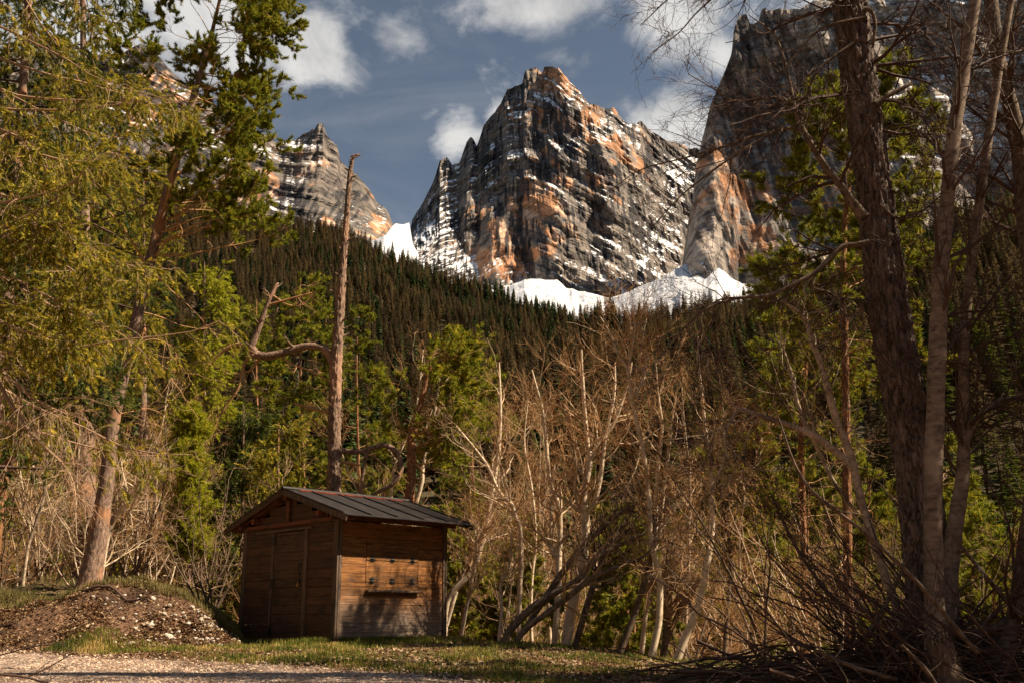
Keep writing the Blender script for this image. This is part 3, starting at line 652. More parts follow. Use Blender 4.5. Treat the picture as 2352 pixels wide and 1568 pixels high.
    planks(g, 1, .575, 1.73, -.0, 1, 1.37, 1.738, .148, .032); up = g.build('hatch', [wood], root); up['label'] = 'upper flap of the side hatch'
    g = Geo()
    planks(g, 1, .575, 1.73, -.0, 1, 1.004, 1.366, .181, .031); lo = g.build('hatch', [wood], root); lo['label'] = 'lower flap of the side hatch'
    for yy in (.70, 1.14, 1.60): hinge(yy, 1.40, 1, up)
    for yy in (.70, 1.14, 1.60): hinge(yy, 1.035, 1, lo)
    g = Geo(); bevbox(g, (.03, .57, .845), (.105, 1.74, .885), .005, 0, .95); g.build('shelf', [post], root)
    # roof
    of, ov, he, hr, ob = .209, .47, 2.053, 2.645, .311; y0, y1 = -of, HL+ob
    metal = mat('dark_roof_metal', lambda t: (t.mix(t.ss(t.noise(t.scale(obc(t), (1.2, 6, 1.2)), 2.2, 6, .7), .50, .70), C(.022, .018, .017), C(.060, .045, .038)), (t.noise(obc(t), 8), .15, .01)), .6, spec=.25)
    rust = mat('rusty_roof_metal', lambda t: t.ramp(t.noise(obc(t), 9, 5), [(.35, (.10, .018, .01)), (.65, (.32, .06, .02))]), .6)
    for sd in (1, -1):
        sl = math.atan2(hr-he, HW/2+ov); ln = math.hypot(hr-he, HW/2+ov); cs, sn = math.cos(sl), math.sin(sl)
        def P_(u, y, h): return (-HW/2+sd*(u*cs+h*sn), y, hr-u*sn+h*cs)          # u down the slope, h out of it
        def slab(g, u0, u1, ya, yb, h0, h1, m=0, r=.5):
            V = np.array([P_(u, y, h) for u in (u0, u1) for y in (ya, yb) for h in (h0, h1)]); g.add(V, None, [[0, 1, 3, 2], [4, 6, 7, 5], [0, 4, 5, 1], [2, 3, 7, 6], [0, 2, 6, 4], [1, 5, 7, 3]], m, r)
        g = Geo()
        nn = 5
        for i in range(nn):
            ya = y0+(y1-y0)*i/nn; yb = y0+(y1-y0)*(i+1)/nn; slab(g, 0.0, ln+.02, ya+.001, yb-.001, -.012, -.004+.002*(i % 2))
        pan = g.build('roof', [metal], root)
        for i in range(nn+1):
            yy = y0+(y1-y0)*i/nn; g = Geo(); slab(g, .02, ln-.10, max(yy-.014, y0), min(yy+.014, y1), -.003, .018); g.build('seam', [metal], pan)
        g = Geo(); slab(g, .0, .10, y0+.3, y1-.2, .001, .012); g.build('ridge_flashing', [rust], pan)
        g = Geo(); slab(g, 0.004, ln, y0+.03, y1-.03, -.036, -.013, 0, .4); g.build('roof_boards', [gab], root)
        for yy in (y0, y1-.03):
            g = Geo(); slab(g, -.0, ln+.01, yy, yy+.028, -.105, -.0135, 0, .2); g.build('barge_board', [post if sd > 0 else gab], root)
        for yy in (y0+.12, .02, HL*.5, HL-.08):
            g = Geo(); slab(g, .12, ln-.12, yy, yy+.07, -.115, -.037, 0, .5); g.build('rafter', [trim], root)
        g = Geo(); xx = 0 if sd > 0 else -HW
        bevbox(g, (xx-.05, y0+.04, H+.021), (xx+.05, y1-.05, H+.15), .006, 0, .4); g.build('wall_plate', [trim], root)
    g = Geo(); bevbox(g, (-HW/2-.045, y0+.05, 2.44), (-HW/2+.045, y1-.05, 2.535), .006, 0, .6); g.build('ridge_beam', [trim], root)
    g = Geo(); bevbox(g, (-HW-.05, -.085, H+.0), (.05, -.031, H+.065), .006, 0, .55); g.build('tie_beam', [trim], root)
    g = Geo(); bevbox(g, (-HW/2-.035, -.082, H+.066), (-HW/2+.035, -.032, 2.439), .006, 0, .7); g.build('king_post', [trim], root)
    for sd in (1, -1):
        g = Geo(); xx = -HW/2+sd*.98; bevbox(g, (xx-.045, y0+.05, H+.09), (xx+.045, .3, H+.19), .006, 0, .8); g.build('purlin', [trim], root)
    g = Geo()
    tubes(np.array([[(-HW/2, y0-.012, hr+.006), (-HW/2, y1+.012, hr+.006)]]), np.array([[.038, .038]]), 8, g, cap=True); g.build('ridge_cap', [metal], root)
    return root
# ================================================================== trees, helpers
MT = {}
def build_mats():
    MT['pine'] = m_bark('scaly_pine_bark', (.085, .055, .042), (.40, .27, .20), (.42, .21, .11), vs=9, hs=26, extra_thr=.52)
    MT['pine_o'] = m_bark('orange_pine_bark', (.12, .055, .03), (.50, .25, .12), (.42, .30, .22), vs=10, hs=30)
    MT['snag'] = m_bark('weathered_pine_bark', (.07, .04, .03), (.40, .27, .19), (.40, .24, .16), vs=9, hs=24, extra_thr=.52)
    MT['big'] = m_bark('furrowed_grey_bark', (.05, .037, .03), (.33, .25, .205), None, vs=5, hs=26, thr=(.38, .62), bumpd=.05, bs=1.)
    MT['pale'] = m_bark('pale_smooth_bark', (.30, .22, .15), (.74, .59, .43), (.20, .15, .11), vs=16, hs=10, thr=(.3, .6), bumpd=.006, bs=.4, extra_thr=.56)
    MT['birch'] = m_bark('white_birch_bark', (.36, .27, .18), (.78, .63, .46), (.20, .14, .10), vs=16, hs=9, thr=(.28, .5), bumpd=.005, bs=.3, extra_thr=.6)
    MT['beech'] = m_bark('mottled_beech_bark', (.08, .06, .045), (.30, .225, .165), (.44, .345, .26), vs=18, hs=9, thr=(.32, .58), bumpd=.006, bs=.4, extra_thr=.54)
    MT['grey'] = m_bark('grey_brown_bark', (.06, .043, .032), (.25, .18, .125), None, vs=12, hs=14, bumpd=.006, bs=.4)
    MT['twig'] = mat('twig_bark', lambda t: t.mix(t.noise(geop(t), 1.7, 3), C(.22, .135, .085), C(.50, .34, .21)), .8)
    MT['twigp'] = mat('pale_twig_bark', lambda t: t.mix(t.noise(geop(t), 1.7, 3), C(.42, .31, .20), C(.78, .62, .43)), .8)
    MT['twigd'] = mat('dark_twig_bark', lambda t: t.mix(t.noise(geop(t), 2.5, 3), C(.035, .022, .018), C(.15, .09, .065)), .8)
    MT['redtw'] = mat('reddish_twig_bark', lambda t: t.mix(t.noise(geop(t), 2.5, 3), C(.32, .16, .075), C(.66, .40, .19)), .8)
    MT['bud'] = m_leaf('brown_buds', (.30, .11, .04), (.58, .28, .09), .3, (.42, .34, .06))
    MT['bud_y'] = m_leaf('opening_buds', (.30, .22, .04), (.42, .36, .06), .4)
    MT['pn'] = m_leaf('pine_needles', (.09, .13, .016), (.31, .32, .03), .35, (.54, .45, .04), .15)
    MT['pnd'] = m_leaf('dark_pine_needles', (.03, .055, .014), (.11, .14, .024), .25, (.20, .20, .03))
    MT['sn'] = m_leaf('spruce_needles', (.08, .10, .014), (.36, .32, .03), .35, (.64, .48, .05))
    MT['yn'] = m_leaf('yellow_green_needles', (.22, .25, .02), (.46, .46, .03), .4, (.58, .53, .05))
    MT['leafd'] = m_leaf('withered_leaves', (.20, .06, .02), (.46, .17, .05), .4)
_rt0 = np.random.default_rng(77)
def tuft_tpl(n, ln, wd, spread, rng):
    V = []; T = []
    for i in range(n):
        a = rng.uniform(0, 6.28); s = spread*math.sqrt(rng.random()); d = np.array([math.cos(a)*math.sin(s), math.sin(a)*math.sin(s), math.cos(s)])
        sd = nz(np.cross(d, rng.normal(size=3)))*wd/2; b = np.array([0, 0, rng.uniform(-.5, .3)*ln]); L = ln*rng.uniform(.7, 1.1)
        V += [b-sd, b+sd, b+d*L]; T.append([3*i, 3*i+1, 3*i+2])
    return np.array(V), np.array(T)
TUFT = tuft_tpl(16, 1., .20, 1.15, _rt0)                        # bunch of pine needles
def spray_tpl(n, rng):
    V = []; T = []
    for i in range(n):
        z = (i+.5)/n; a = (0 if i % 2 else math.pi)+rng.normal()*.5; d = nz(np.array([math.cos(a), math.sin(a)*.8, .9])); sd = np.array([0, .0, 1.])*.085+np.array([-math.sin(a), math.cos(a), 0])*.04
        b = np.array([0, 0, z]); V += [b-sd, b+sd, b+d*.38]; T.append([3*i, 3*i+1, 3*i+2])
    return np.array(V), np.array(T)
SPRAY = spray_tpl(12, _rt0)
def buds(P, rng, per, size, geo, m, rnd=None):
    t = rng.uniform(.15, 1, (P.shape[0], per)); pos = lerp_at(P, t).reshape(-1, 3); n = len(pos)
    a = nz(rng.normal(size=(n, 3))); b = nz(np.cross(a, rng.normal(size=(n, 3)))); s = size*rng.uniform(.5, 1.3, n)[:, None]
    V = np.stack([pos, pos+a*s+b*s*.35, pos+a*s*1.8, pos+a*s-b*s*.35], 1); k = np.arange(n)[:, None]*4
    geo.add(V.reshape(-1, 3), None, k+[0, 1, 2, 3], m, np.repeat(rng.random(n), 4))
def bare_tree(name, paths, rng, label, cat, group=None, bark='pale', twig='twigp', l1=16, l1len=(.8, 2.2), tr=(.3, .98), l2=7, l2len=(.35, .9), l3=5, l3len=(.12, .4), up=.06, bud=('bud', .012, 2), ang=(48, 14), loc=None, wob=.16, extra=None, sides=10, rr=.5):
    """paths: list of (P(1,n,3), R(1,n)); the first one stands on the ground"""
    base = paths[0][0][0, 0].copy() if loc is None else np.array(loc)
    root = empty(name, base); tag(root, label, cat, group)
    g = Geo()
    for P, R in paths: tubes(P, R, sides, g, 0, None, .06, rng=rng)
    g.build('trunk', [MT[bark]], root, True, base)
    g = Geo(); A = []
    for i, (P, R) in enumerate(paths):
        c = max(3, int(l1*(1 if i == 0 else .6)))
        A.append(grow(P, R, c, tr if i == 0 else (.15, .98), ang, l1len, 9, up, wob, rr, rng, .006, .45))
    if extra: A += extra
    for P1, R1 in A:
        tubes(P1, R1, 4, g, 2)
        if l2:
            P2, R2 = grow(P1, R1, l2, (.12, 1.), (42, 14), l2len, 6, up, wob*1.2, .6, rng, .0035, .3); tubes(P2, R2, 3, g, 0)
            if l3:
                P3, R3 = grow(P2, R2, l3, (.1, 1.), (40, 14), l3len, 4, up, wob*1.3, .7, rng, .0028, .3); tubes(P3, R3, 3, g, 0)
                if bud: buds(P3, rng, bud[2], bud[1], g, 1)
    g.build('crown', [MT[twig], MT[bud[0]] if bud else MT[twig], MT['twigp'] if bark in ('pale', 'birch') else MT[twig]], root, False, base)
    return root
def tufts_on(P, rng, per, size, geo, m, tr=(.35, 1.), tpl=TUFT):
    t = rng.uniform(tr[0], tr[1], (P.shape[0], per)); t[:, 0] = 1.
    pos = lerp_at(P, t).reshape(-1, 3); d = lerp_at(np.gradient(P, axis=1), t).reshape(-1, 3); d = nz(nz(d)+rng.normal(size=d.shape)*.25)
    x, y, z = frames(d, rng); n = len(pos)
    r = np.clip(rng.normal(.48, .25, n), 0, 1); instance(tpl[0], tpl[1], pos, x, y, z, size*rng.uniform(.7, 1.25, n), geo, m, r)
def pine_tree(name, P, R, rng, label, cat, group=None, bark='pine', needles='pn', limbs=34, L=(1.2, 2.6), tr=(.25, .99), up=-.02, bias=None, nt=4, size=.075, l2=8, l3=5, dead=None, ang=(72, 12), taper=.45, wob=.1, twig='redtw', loc=None, extra=None, sides=12, tfrom=.3, liv=.35, l2len=(.35, .9), dloc=None, bare_in=.35):
    base = P[0, 0].copy() if loc is None else np.array(loc); root = empty(name, base); tag(root, label, cat, group)
    g = Geo()
    if sides > 9: bark_tube(P, R, 44, 200, .028, 26, 7, g, 0, 5)
    else: tubes(P, R, sides, g, 0, None, .09, rng=rng)
    if extra:
        for p_, r_ in extra: tubes(p_, r_, 8, g, 0, None, .09, rng=rng)
    g.build('trunk', [MT[bark]], root, True, base)
    g = Geo(); gn = Geo()
    P1, R1 = grow(P, R, limbs, tr, ang, L, 12, lambda s: up+.09*max(0, s-.5), wob, .24, rng, .008, taper, bias, even=True); tubes(P1, R1, 5, g, 0)
    P2, R2 = grow(P1, R1, l2, (bare_in, 1.), (46, 12), l2len, 7, .05, .16, .55, rng, .004, .35); tubes(P2, R2, 3, g, 0)
    P3, R3 = grow(P2, R2, l3, (.3, 1.), (38, 12), (.10, .26), 4, .10, .15, .7, rng, .003, .2); tubes(P3, R3, 3, g, 0)
    tufts_on(P3, rng, nt, size, gn, 0, (.3, 1.)); tufts_on(P2[:, 3:], rng, 3, size, gn, 0, (.2, 1.))
    if dead:
        Pd, Rd = grow(P, R, dead[0], dead[1], (85, 16), dead[2], 10, dead[3], .2, .15, rng, .007, .3, bias); tubes(Pd, Rd, 5, g, 0)
        Pe, Re = grow(Pd, Rd, 6, (.25, 1.), (50, 15), (.2, .7), 6, 0, .2, .5, rng, .003, .3); tubes(Pe, Re, 3, g, 0)
    g.build('branches', [MT[twig]], root, False, base); gn.build('needles', [MT[needles]], root, False, base)
    return root
def spruce_limb(g, gn, P, R, rng, side=26, slen=(.3, .9), hang=-.16, needle=1., size=.07, per=7, inner=.0, dens2=3):
    """one or many drooping spruce limbs with hanging twigs; needles only on part of them"""
    tubes(P, R, 6, g, 0, None, .05, rng=rng)
    P2, R2 = grow(P, R, side, (.08+inner, 1.), (55, 14), slen, 8, hang, .13, .4, rng, .0035, .35); tubes(P2, R2, 3, g, 0)
    P3, R3 = grow(P2, R2, dens2, (.15, 1.), (40, 12), (slen[0]*.4, slen[1]*.5), 5, hang, .13, .7, rng, .0025, .3); tubes(P3, R3, 3, g, 0)
    for Q, pr in ((P2, per), (P3, per)):
        k = rng.random(len(Q)) < needle
        if k.sum(): tufts_on(Q[k], rng, pr, size, gn, 0, (.15, 1.), SPRAY)
def spruce_tree(name, P, R, rng, label, cat, group=None, limbs=40, L=(1., 2.6), tr=(.1, .99), needle=.9, bark='grey', needles='sn', bias=None, side=14, hang=-.1, droop=-.03, ang=(88, 10), taper=.75, size=.09, per=5, slen=(.3, .8), loc=None, twig='twigd', dens2=3):
    base = P[0, 0].copy() if loc is None else np.array(loc); root = empty(name, base); tag(root, label, cat, group)
    g = Geo(); tubes(P, R, 10, g, 0, None, .08, rng=rng); g.build('trunk', [MT[bark]], root, True, base)
    g = Geo(); gn = Geo()
    P1, R1 = grow(P, R, limbs, tr, ang, L, 10, lambda s: droop*(1-s)*2+.05*s, .06, .3, rng, .008, taper, bias, even=True)
    spruce_limb(g, gn, P1, R1, rng, side, slen, hang, needle, size, per, dens2=dens2)
    g.build('branches', [MT[twig]], root, False, base); gn.build('needles', [MT[needles]], root, False, base)
    return root
# ================================================================== placing
def proj(P):
    v = np.asarray(P)-CAM; f = v@cfw; return 1176+F_D*(v@RX)/f, 784-F_D*(v@RU)/f
def foot(px, Y):
    """ground point at this bearing and distance"""
    x = at(px, 1450, Y)[0]; return np.array([x, Y, gz(x, Y)])
def stem(pts, Y, n=24, plant=True):
    P, R = trace(pts, Y, n)
    if plant:
        b = P[0, 0]; z = gz(b[0], b[1])-.12
        if P[0, 0, 2] > z:                                  # carry the stem down to the soil
            k = 4; d = nz(P[0, 0]-P[0, 2]); d = d/max(-d[2], .3); t = np.linspace(1, 0, k+1)[:-1]
            add = P[0, 0]+d*((P[0, 0, 2]-z)*t)[:, None]; P = np.concatenate([add[None], P], 1); R = np.concatenate([np.linspace(R[0, 0]*1.25, R[0, 0], k+1)[None, :-1], R], 1)
    return P, R
c5 = lambda L: [(896.4+.581*a, 657.4+.581*b, c) for a, b, c in L]
def build_hero_trees():
    rg = lambda s: np.random.default_rng(s)
    # --- leaning orange barked pine on the bank
    P, R = stem([(205, 1335, 60), (222, 1250, 50), (235, 1170, 44), (247, 1090, 38), (262, 950, 35), (300, 790, 30), (345, 600, 27), (395, 400, 24), (440, 240, 18), (480, 100, 11), (505, 0, 8), (528, -90, 4)], 18, 40)
    R *= .9; R[0, :4] *= np.array([1.35, 1.2, 1.1, 1.03])
    pine_tree('pine_tree', P, R, rg(11), 'tall pine leaning right from the top of the stony bank', 'tree', bark='pine', limbs=72, L=(2.7, 4.9), tr=(.58, .99), bias=(.75, -.1, .1), taper=.74, l2=9, l3=6, nt=6, size=.078, dead=(20, (.42, .72), (1.2, 2.8), -.05), ang=(66, 14), bare_in=.5)
    # --- dead pine behind the hut
    P, R = stem([(766, 1140, 44), (768, 1050, 38), (770, 900, 35), (777, 760, 30), (788, 600, 21), (796, 500, 17), (804, 400, 13), (811, 362, 9), (816, 358, 3)], 22, 40)
    Yb = 22; ex = []
    T_ = lambda L, n=16, Y=Yb: trace(L, Y, n)
    ex += [T_([(772, 880, 18), (762, 830, 17), (742, 800, 17), (700, 795, 17), (650, 810, 18), (612, 818, 19), (588, 812, 20), (575, 796, 20)], 26), T_([(575, 800, 17), (590, 765, 14), (610, 710, 11), (632, 660, 8), (640, 650, 3)], 16),
           T_([(785, 1035, 14), (810, 1037, 13), (840, 1034, 11), (862, 1026, 12), (887, 1022, 12), (912, 1040, 12), (922, 1070, 12), (912, 1100, 11), (885, 1122, 10), (862, 1132, 7), (845, 1146, 4)], 30),
           T_([(846, 1026, 10), (838, 1060, 8), (832, 1100, 7), (826, 1140, 5)], 12), T_([(577, 800, 10), (545, 790, 8), (510, 808, 6), (480, 840, 4)]), T_([(580, 806, 9), (560, 840, 7), (548, 890, 6), (520, 930, 5), (490, 980, 3)]),
           T_([(600, 820, 8), (575, 850, 6), (560, 855, 4), (520, 880, 3)]), T_([(765, 948, 9), (725, 940, 7), (676, 925, 4)]), T_([(618, 700, 7), (655, 690, 5), (690, 680, 4), (728, 670, 2)]), T_([(628, 680, 5), (660, 700, 4), (690, 702, 3), (712, 685, 3), (725, 672, 2)]),
           T_([(770, 1060, 8), (800, 1062, 7), (830, 1068, 4)]), T_([(640, 815, 6), (670, 835, 5), (710, 850, 4), (765, 880, 3)])]
    base = P[0, 0].copy(); root = empty('dead_pine', base); tag(root, 'dead barkless pine with stubs and one twisted limb, standing behind the hut', 'tree')
    g = Geo(); r = rg(12); R = R*.86; bark_tube(P, R, 48, 260, .05, 22, 9, g, 0, 3, 1.)
    tt = np.concatenate([np.linspace(.25, .97, 60)]); 
    for t in tt:
        p = lerp_at(P, np.array([[t]]))[0, 0]; q = lerp_at(R, np.array([[t]]))[0, 0]; a = r.uniform(0, 6.28); d = np.array([math.cos(a), math.sin(a)*.6, r.uniform(-.15, .5)]); L = q+r.uniform(.03, .20)
        tubes(np.array([[p, p+d*L*.6, p+d*L+[0, 0, .02]]]), np.array([[q*.38, .02, .009]]), 5, g, 0, rng=r, bump=.2)
    g.build('trunk', [MT['snag']], root, True, base)
    for i, (p, q) in enumerate(ex):
        g = Geo(); tubes(p, q, 9, g, 0, None, .12, rng=r, cap=True); tw = []
        if i not in (2, 3, 10, 7):
            a, b = grow(p, q, 5, (.3, 1), (50, 15), (.3, .9), 7, -.02, .2, .5, r, .004); tubes(a, b, 4, g, 0); a, b = grow(a, b, 4, (.2, 1), (40, 12), (.1, .4), 5, 0, .2, .6, r, .003); tubes(a, b, 3, g, 0)
        g.build('limb', [MT['snag'] if i < 4 else MT['redtw']], root, True, base)
    # --- big furrowed trunk on the right
    P, R = stem([(2135, 1330, 112), (2118, 1184, 100), (2092, 1000, 96), (2066, 860, 94), (2046, 740, 93), (2028, 600, 88), (2006, 430, 82), (1990, 300, 80), (1972, 180, 80), (1958, 60, 79), (1948, -40, 77), (1925, -260, 66), (1900, -520, 44), (1890, -800, 15)], 10.5, 60)
    T_ = lambda L, n=18, Y=10.3: trace(L, Y, n)
    lb = [T_([(1985, 500, 26), (1960, 468, 22), (1930, 425, 18), (1904, 395, 16), (1861, 328, 14), (1829, 265, 12), (1816, 200, 8), (1810, 170, 6), (1794, 115, 5), (1774, 75, 4), (1719, 35, 2)], 26),
          T_([(1826, 252, 9), (1800, 228, 9), (1779, 225, 8), (1729, 230, 6), (1684, 232, 5), (1640, 205, 3), (1580, 170, 2)]), T_([(1850, 310, 11), (1832, 297, 10), (1814, 295, 9), (1769, 305, 8), (1709, 320, 7), (1654, 340, 6), (1554, 368, 4), (1470, 390, 3), (1400, 440, 1.5)], 20),
          T_([(1769, 307, 6), (1714, 340, 6), (1654, 380, 5), (1594, 425, 4), (1554, 460, 3), (1500, 520, 2)]),
          T_([(1995, 556, 14), (1965, 562, 13), (1934, 567, 13), (1904, 595, 12), (1874, 625, 11), (1819, 655, 10), (1764, 680, 9), (1704, 683, 7), (1629, 705, 6), (1579, 745, 5), (1540, 790, 4), (1500, 835, 3), (1450, 860, 2)], 26),
          T_([(1690, 684, 5), (1650, 690, 5), (1600, 730, 4), (1560, 790, 3), (1548, 850, 2)]), T_([(1874, 625, 6), (1868, 660, 5), (1905, 672, 5), (1935, 700, 4), (1945, 730, 3)]),
          T_([(2010, 240, 16), (2030, 226, 13), (2050, 215, 12), (2094, 192, 9)], 8), T_([(2084, 208, 6), (2100, 230, 6), (2114, 250, 5), (2129, 300, 4), (2165, 350, 3), (2200, 420, 2)]), T_([(1985, 20, 10), (2003, 28, 9), (2010, 60, 9), (2004, 110, 6)], 8),
          T_([(1960, -60, 14), (1850, -70, 10), (1740, -50, 8), (1660, -20, 6), (1600, 30, 4), (1560, 75, 3), (1500, 120, 2)], 20), T_([(1960, -120, 12), (1800, -130, 9), (1700, -90, 6), (1560, -20, 4), (1470, 60, 2)], 20), T_([(1990, 40, 8), (1900, 60, 6), (1860, 90, 5), (1790, 170, 3), (1720, 260, 2)], 16),
          T_([(2020, 470, 8), (2060, 500, 6), (2110, 490, 5), (2160, 450, 3)]), T_([(1960, 100, 8), (1880, 160, 6), (1840, 240, 4), (1760, 280, 3), (1680, 300, 2)])]
    base = P[0, 0].copy(); root = empty('large_tree', base); tag(root, 'thick leaning tree with deeply furrowed grey bark rising through the right of the view', 'tree')
    r = rg(13); g = Geo(); Pm, Rm = P, R
    bark_tube(P, R, 110, 420, .05, 22, 6, g, 0, 8, .8); g.build('trunk', [MT['big']], root, True, base)
    for i, (p, q) in enumerate(lb):
        g = Geo(); tubes(p, q, 8, g, 0, None, .08, rng=r, cap=True)
        if i in (7, 9): g.build('limb', [MT['grey']], root, True, base); continue
        a, b = grow(p, q, 13, (.12, 1), (50, 16), (.35, 1.5), 9, -.03, .17, .55, r, .004, .35); tubes(a, b, 4, g, 1)
        a2, b2 = grow(a, b, 7, (.1, 1), (42, 15), (.15, .7), 7, .0, .2, .6, r, .0028, .3); tubes(a2, b2, 3, g, 1)
        a3, b3 = grow(a2, b2, 4, (.1, 1), (40, 15), (.06, .25), 4, .0, .2, .7, r, .002, .3); tubes(a3, b3, 3, g, 1); buds(a3, rg(i), 1, .007, g, 2)
        g.build('limb', [MT['grey'], MT['twigd'], MT['bud']], root, True, base)
    g = Geo(); a, b = grow(Pm, Rm, 20, (.55, .99), (75, 14), (1.2, 3), 10, -.03, .14, .14, r, .01, .3, bias=(.3, .2, 0)); tubes(a, b, 5, g, 0)
    a2, b2 = grow(a, b, 10, (.1, 1), (42, 15), (.4, 1.2), 7, .0, .2, .6, r, .003, .3); tubes(a2, b2, 3, g, 0); a3, b3 = grow(a2, b2, 6, (.1, 1), (40, 15), (.15, .4), 4, .0, .2, .7, r, .002, .3); tubes(a3, b3, 3, g, 0)
    g.build('crown', [MT['twigd']], root, False, base)
    # --- pale stems beside it
    kw = dict(twig='twigd', bud=('bud', .006, 1), up=.02, rr=.28)
    bare_tree('beech_tree', [stem([(2146, 1330, 44), (2143, 1150, 42), (2150, 900, 40), (2160, 640, 36), (2172, 500, 34), (2192, 300, 31), (2216, 150, 28), (2240, 0, 25), (2262, -160, 22), (2290, -400, 10)], 9.6, 40)], rg(21), 'pale smooth beech stem close against the thick furrowed tree', 'tree', bark='beech', l1=34, l1len=(.8, 2.2), tr=(.32, .99), **kw)
    bare_tree('beech_tree', [stem([(2176, 1400, 38), (2190, 1234, 36), (2212, 1084, 30), (2214, 934, 26), (2214, 780, 23), (2232, 600, 22), (2248, 480, 21), (2276, 280, 19), (2300, 130, 17), (2330, -40, 14), (2360, -200, 8)], 10.2, 40)] +
              [trace([(2212, 1060, 16), (2228, 990, 15), (2262, 940, 13), (2300, 920, 11), (2352, 905, 9), (2420, 880, 6)], 10.2, 16)], rg(22), 'slimmer pale beech stem, right of the smooth beech, with a bent side limb', 'tree', bark='beech', l1=34, l1len=(.8, 2.0), tr=(.25, .99), **kw)
    bare_tree('beech_tree', [stem([(2400, 1330, 50), (2395, 900, 46), (2352, 460, 40), (2334, 300, 36), (2296, 150, 32), (2276, 0, 30), (2262, -150, 26), (2240, -350, 12)], 11.5, 40)], rg(23), 'dark curving tree entering at the top right edge', 'tree', bark='grey', l1=38, l1len=(1., 2.6), tr=(.3, .99), **kw)
    bare_tree('beech_tree', [stem([(2306, 1500, 42), (2326, 1434, 34), (2345, 1300, 30), (2365, 1150, 26), (2400, 900, 20), (2420, 700, 10)], 9.8, 24)], rg(24), 'dark leaning stem at the bottom right edge above the brush', 'tree', bark='grey', l1=14, **kw)
    bare_tree('hazel_tree', [stem([(2086, 1520, 20), (2073, 1434, 21), (2034, 1324, 21), (2004, 1234, 20), (1974, 1134, 19), (1954, 1044, 19), (1924, 974, 17), (1899, 884, 16), (1880, 820, 14), (1864, 784, 12), (1852, 740, 9), (1834, 715, 7), (1794, 690, 4)], 10.8, 34)] +
              [trace([(1960, 1075, 17), (1930, 1045, 18), (1904, 1024, 17), (1870, 1000, 16), (1834, 984, 15), (1790, 968, 13), (1754, 957, 12), (1712, 942, 10), (1684, 934, 9)], 10.8, 20), trace([(1690, 938, 7), (1680, 965, 7), (1664, 1000, 6), (1668, 1040, 5), (1650, 1090, 3)], 10.8, 12),
               trace([(1969, 1179, 9), (1914, 1104, 10), (1874, 1019, 10), (1834, 934, 9), (1818, 860, 8), (1804, 814, 5), (1790, 760, 3)], 10.9, 18)], rg(25), 'crooked bent hazel with a broken pale limb pointing left, before the thick tree', 'tree', bark='pale', l1=20, l1len=(.6, 1.7), **kw)
    bare_tree('hazel_tree', [stem([(1935, 1560, 10), (1960, 1430, 9), (1900, 1360, 9), (1850, 1290, 8), (1810, 1220, 7), (1770, 1130, 4)], 10.9, 20)], rg(26), 'low thin stem leaning left out of the brush pile', 'tree', bark='grey', l1=12, l1len=(.3, .9), **kw)
